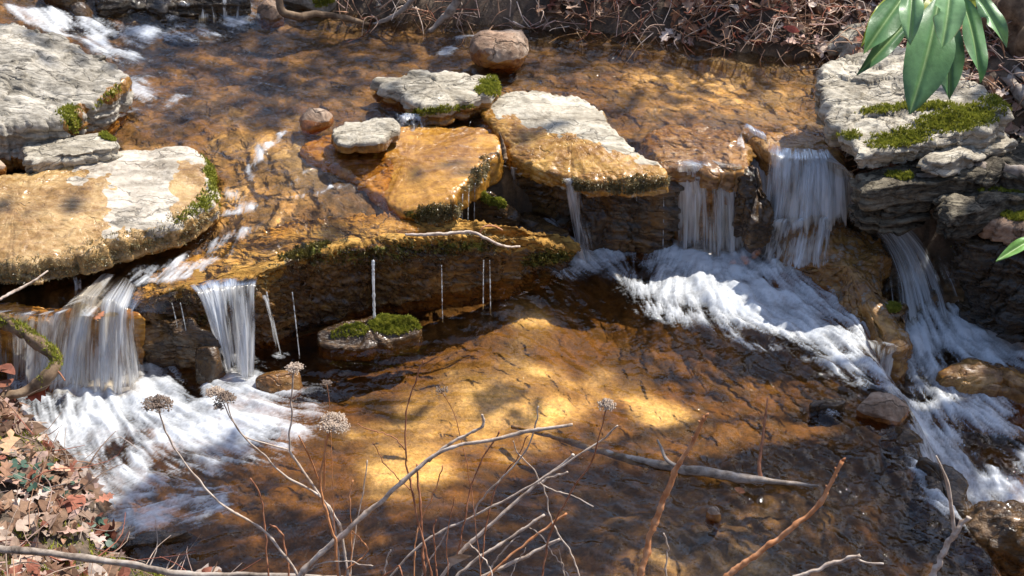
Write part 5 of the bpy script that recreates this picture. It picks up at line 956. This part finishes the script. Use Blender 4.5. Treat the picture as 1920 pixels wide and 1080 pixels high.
# single big leaves that stand out
for lb, x, y, z, L, yaw, c in [('big tan oak leaf lying at the left edge of the near bank', 22, 845, .16, .10, 3.4, (.60, .36, .20)), ('shiny rust red leaf caught on the end of the mossy branch', 72, 738, .10, .075, 2.2, (.32, .07, .03)),
        ('dark wet brown leaf stuck to the branch at the left edge', 10, 690, .17, .08, 1.0, (.20, .07, .04)), ('curled brown leaf hanging below the dark wet one at the left edge', 8, 720, .14, .07, 2.6, (.24, .09, .05)), ('pale cream leaf on the near bank amid the tiny round leaves', 82, 934, .15, .055, .6, (.66, .52, .42)),
        ('curled orange leaf at the brow of the near bank', 115, 880, .15, .055, 1.4, (.62, .36, .22)), ('reddish oak leaf at the tip of the near bank above the foam', 196, 934, .12, .05, 5.3, (.50, .20, .12)), ('grey brown oak leaf at the lower edge of the near bank beside the stub', 180, 1012, .10, .08, 4.4, (.50, .38, .32)),
        ('large pinkish oak leaf on the near bank above the long branch', 140, 1010, .13, .08, 4.9, (.52, .33, .25)), ('broad tan leaf below the long branch at the bottom left', 60, 1058, .17, .09, .4, (.56, .38, .27)), ('wide brown oak leaf at the left edge under the big tan one', 18, 915, .17, .10, 2.0, (.42, .26, .19)),
        ('dark red leaf in the litter of the far bank', 1478, 52, .52, .09, 1.2, (.28, .05, .03)), ('rusty leaf washed into the top of the broad left waterfall', 188, 590, .245, .045, 2.9, (.40, .16, .08)), ('small wet brown leaf on the water just below the waterlogged branch', 1388, 920, .014, .03, 1, (.2, .08, .04))]:
    rs2 = np.random.RandomState(int(x * 7 + y)); p = at(x, y, z); p[2] = max(p[2], float(bed_z(p[0], p[1])) + .025) if z > .09 and x < 220 and y > 760 else p[2]
    V, F = leaf_geo(rs2, p, L, 'oak' if 'oak' in lb or 'rust' in lb else 'b', .22, .6, yaw)
    tag(mesh_obj('dead_leaf', V, F, LITTER, attrs={'col': np.tile(c, (len(V), 1))}, smooth=False), lb, 'dead leaf', 'large fallen leaves')

# ------------------------------------------------------------------ rhododendron leaves
def rleaf(p0, p1, width, parent, col, seed, normal=None, curl=.06, bite=False, name='leaf'):
    p0, p1 = np.array(p0, float), np.array(p1, float); L = np.linalg.norm(p1 - p0); t = (p1 - p0) / L
    nv = np.array([0, -cP * .9, sP * .9 + .3]) if normal is None else np.array(normal, float); nv = nv + .25 * np.array([math.sin(seed * 2.3), 0, math.cos(seed * 1.7)]); nv -= t * (nv @ t); nv /= np.linalg.norm(nv); s = np.cross(t, nv)
    n, m = 30, 12; v = np.linspace(0, 1, n); w = width / 2 * np.clip(np.sin(math.pi * v ** 1.12) ** .85, .0, 1) * (1 - .1 * v); w = np.where(v < .06, np.maximum(w * .4, .0018), w); w[-1] = .0006
    u = np.linspace(-1, 1, m * 2 + 1); rs = np.random.RandomState(seed); ed = 1 + .03 * noise(v * 12, seed, 0, 3)
    w2 = np.stack([w * ed] * len(u), 1)
    if bite: k = (v > .5)[:, None] & (u > 0)[None]; w2 = np.where(k, w2 * (1 - .5 * np.clip(noise(v * 11, 2, 0, 8)[:, None] + .25, 0, 1)), w2)
    X = u[None] * w2
    fold = np.abs(X) * .12 - .004 * np.exp(-(X / .003) ** 2) + .004 * np.sin(v * 9 + seed)[:, None] * u[None] ** 2
    P = p0 + t * (v * L)[:, None, None] + s * X[..., None] + nv * (fold + (curl * L * (4 * v * (1 - v)))[:, None])[..., None]
    mid = np.clip(np.exp(-(X / .0016) ** 2) * (w2 > .003), 0, 1) * .7
    c = np.tile(np.array(col) * (.9 + .2 * rs.rand()), (P.reshape(-1, 3).shape[0], 1))
    if bite: e = (np.abs(u)[None] > .93) & (v > .6)[:, None]; c[e.ravel()] = (.20, .18, .07)
    return child(name, P.reshape(-1, 3), grid_faces(n, 2 * m + 1), GREEN, parent, attrs={'mid': mid.ravel(), 'col': c}, uv=np.stack([np.abs(X).ravel() * 30, np.repeat(v, 2 * m + 1) * L * 30], -1))
rroot = empty('rhododendron', deep(1770, -60, 1.95), 'rhododendron branch with big hanging green leaves at the upper right', 'shrub')
G1, G2, G3, YG = (.11, .23, .085), (.08, .18, .07), (.17, .31, .13), (.30, .34, .03)
for i, (a, b_, w, c, dd, bt) in enumerate([((1705, -22), (1620, 99), 50, G1, 1.93, 0), ((1722, 18), (1609, 139), 32, G2, 1.97, 0), ((1712, -40), (1706, 80), 41, G3, 1.86, 0), ((1764, -14), (1708, 213), 84, G1, 1.90, 0), ((1784, -36), (1768, 88), 54, G3, 1.84, 1),
        ((1778, 22), (1780, 186), 50, G2, 1.96, 0), ((1802, -14), (1840, 154), 42, G1, 1.93, 0), ((1822, -26), (1889, 86), 34, G3, 1.90, 1), ((1690, -30), (1616, 84), 26, YG, 2.00, 0), ((1740, -40), (1700, 40), 40, YG, 2.02, 0), ((1800, -40), (1822, 34), 30, YG, 2.02, 0), ((1760, -30), (1740, 22), 30, YG, 2.03, 0)]):
    p0, p1 = deep(a[0], a[1], dd), deep(b_[0], b_[1], dd - .03); rleaf(p0, p1, w * 1.15 / FPX * dd, rroot, c, i, bite=bool(bt))
child('stem', *tube(np.array([deep(1765, -30, 1.95), deep(1790, -120, 1.98), deep(1900, -260, 2.1), deep(2150, -420, 2.4)]), [.005, .007, .010, .014], 8), BARKD, rroot)
r2 = empty('sprout', deep(1960, 430, 2.4), 'single light green leaf reaching in at the right edge', 'plant'); rleaf(deep(1955, 436, 2.4), deep(1870, 487, 2.36), 26 / FPX * 2.4, r2, (.17, .34, .08), 40, curl=.04)
child('stem', *tube(np.array([deep(1955, 436, 2.4), deep(2000, 420, 2.42), deep(2060, 520, 2.5), deep(2080, 700, 2.6)]), [.002, .003, .004, .005], 6), BARKD, r2)

# ------------------------------------------------------------------ overhanging evergreens outside the frame: they shade the stream
SH = [(700, 960, 480, 90, 0.0, .95), (430, 1010, 200, 60, 0, .8), (1480, 890, 330, 120, 0.0, .9), (1780, 800, 190, 150, -.1, .85), (1560, 1050, 260, 50, 0, .8), (960, 755, 60, 34, -.12, .7), (745, 745, 60, 26, -.12, .6), (1300, 665, 120, 22, -.05, .35), (1150, 830, 160, 60, 0, .7), (240, 950, 110, 50, 0, .5),
      (700, 95, 480, 42, .4, .85), (1120, 62, 330, 34, .42, .75), (420, 150, 190, 50, .4, .8), (900, 10, 330, 26, .55, .5), (140, 92, 110, 30, .57, .6), (-20, 60, 90, 20, .6, .5), (1800, 460, 120, 60, .15, .5), (1800, 0, 120, 40, .8, .5), (1500, 10, 120, 30, .6, .25), (1240, 190, 90, 40, .37, .45), (620, 190, 140, 34, .4, .5),
      (560, 420, 90, 24, .28, .35), (840, 300, 60, 12, .38, .4), (1050, 250, 70, 10, .38, .4), (60, 380, 90, 14, .4, .25), (470, 860, 120, 30, 0, .5)]
rs = np.random.RandomState(77); crowns = {}
LEAFS = simple_mat('evergreen_leaf', [(.03, .07, .02), (.07, .13, .04)], 20, .5, .1, trans=.1)
cen = [at(*c) for c in [(500, 900, 0), (1500, 880, 0), (600, 120, .4), (1600, 150, .5)]]
for q, c0 in enumerate(cen):
    t0 = 3.9; base = c0 + SUN * t0; crowns[q] = MB()
TB = [np.array([-3.2, 5.2, .9]), np.array([3.6, 5.0, .8]), np.array([-1.6, 8.0, 1.6]), np.array([2.6, 8.2, 1.8])]
for cx, cy, rx, ry, z, dn in SH:
    A = math.pi * rx * ry * (1.8e-3 ** 2) / .55; n = int(A * dn * (1.05 if z > .25 else 1.3) / .0030 * (1 if dn > .6 else .75)) + 4
    for k in range(n):
        a, r = rs.rand() * 6.28, math.sqrt(rs.rand()) ** .8 * 1.05; px_, py_ = cx + rx * r * math.cos(a), cy + ry * r * math.sin(a); g = at(px_, py_, z)
        t = 3.6 + 1.3 * rs.rand() + (1.2 if z > .3 else 0); p = g + SUN * t
        qx, qy = proj(p)
        if qy > -80 and 0 < p[1]: p = g + SUN * 6.0
        L = .10 + .07 * rs.rand(); tg = rs.randn(3); tg /= np.linalg.norm(tg); sv = np.cross(tg, SUN + rs.randn(3) * .5); sv /= np.linalg.norm(sv); w = L * .17
        q = int(np.argmin([np.hypot(*(p - T)[:2]) for T in TB]))
        crowns[q].add([p - tg * L / 2, p + sv * w - tg * L * .1, p + sv * w + tg * L * .2, p + tg * L / 2, p - sv * w + tg * L * .2, p - sv * w - tg * L * .1], [(0, 1, 2, 3, 4, 5)])
TL = ['evergreen tree leaning over the left side of the pool, outside the frame', 'evergreen tree leaning over the right side of the pool, outside the frame', 'evergreen tree on the slope behind the left bank, outside the frame', 'evergreen tree on the slope behind the right bank, outside the frame']
for q, T in enumerate(TB):
    if not crowns[q].V: continue
    rt = empty('evergreen_tree', T, TL[q], 'tree', 'trees around the stream'); V = np.concatenate(crowns[q].V); child('crown', V, crowns[q].F, LEAFS, rt, smooth=False)
    c = V.mean(0); top = np.array([T[0], T[1], c[2] + .8]); tb = MB(); v_, f_ = tube(curve([T + [0, 0, -.6], T * .6 + top * .4 + [.1, 0, 0], top, top + [0, .3, 1.5]], 24), [.10, .08, .05, .02], 10, .2, q); tb.add(v_, f_)
    for k in range(16):
        e = V[rs.randint(len(V))]; s_ = T + (top - T) * (.5 + .5 * rs.rand()); P = curve([s_, (s_ + e) / 2 + rs.randn(3) * .12 + [0, 0, .2], e], 14); qx, qy = proj(P)
        if (qy[P[:, 1] > .2] > -60).any(): continue
        v_, f_ = tube(P, [.022, .006], 6); tb.add(v_, f_)
    child('trunk', np.concatenate(tb.V), tb.F, BARKD, rt)
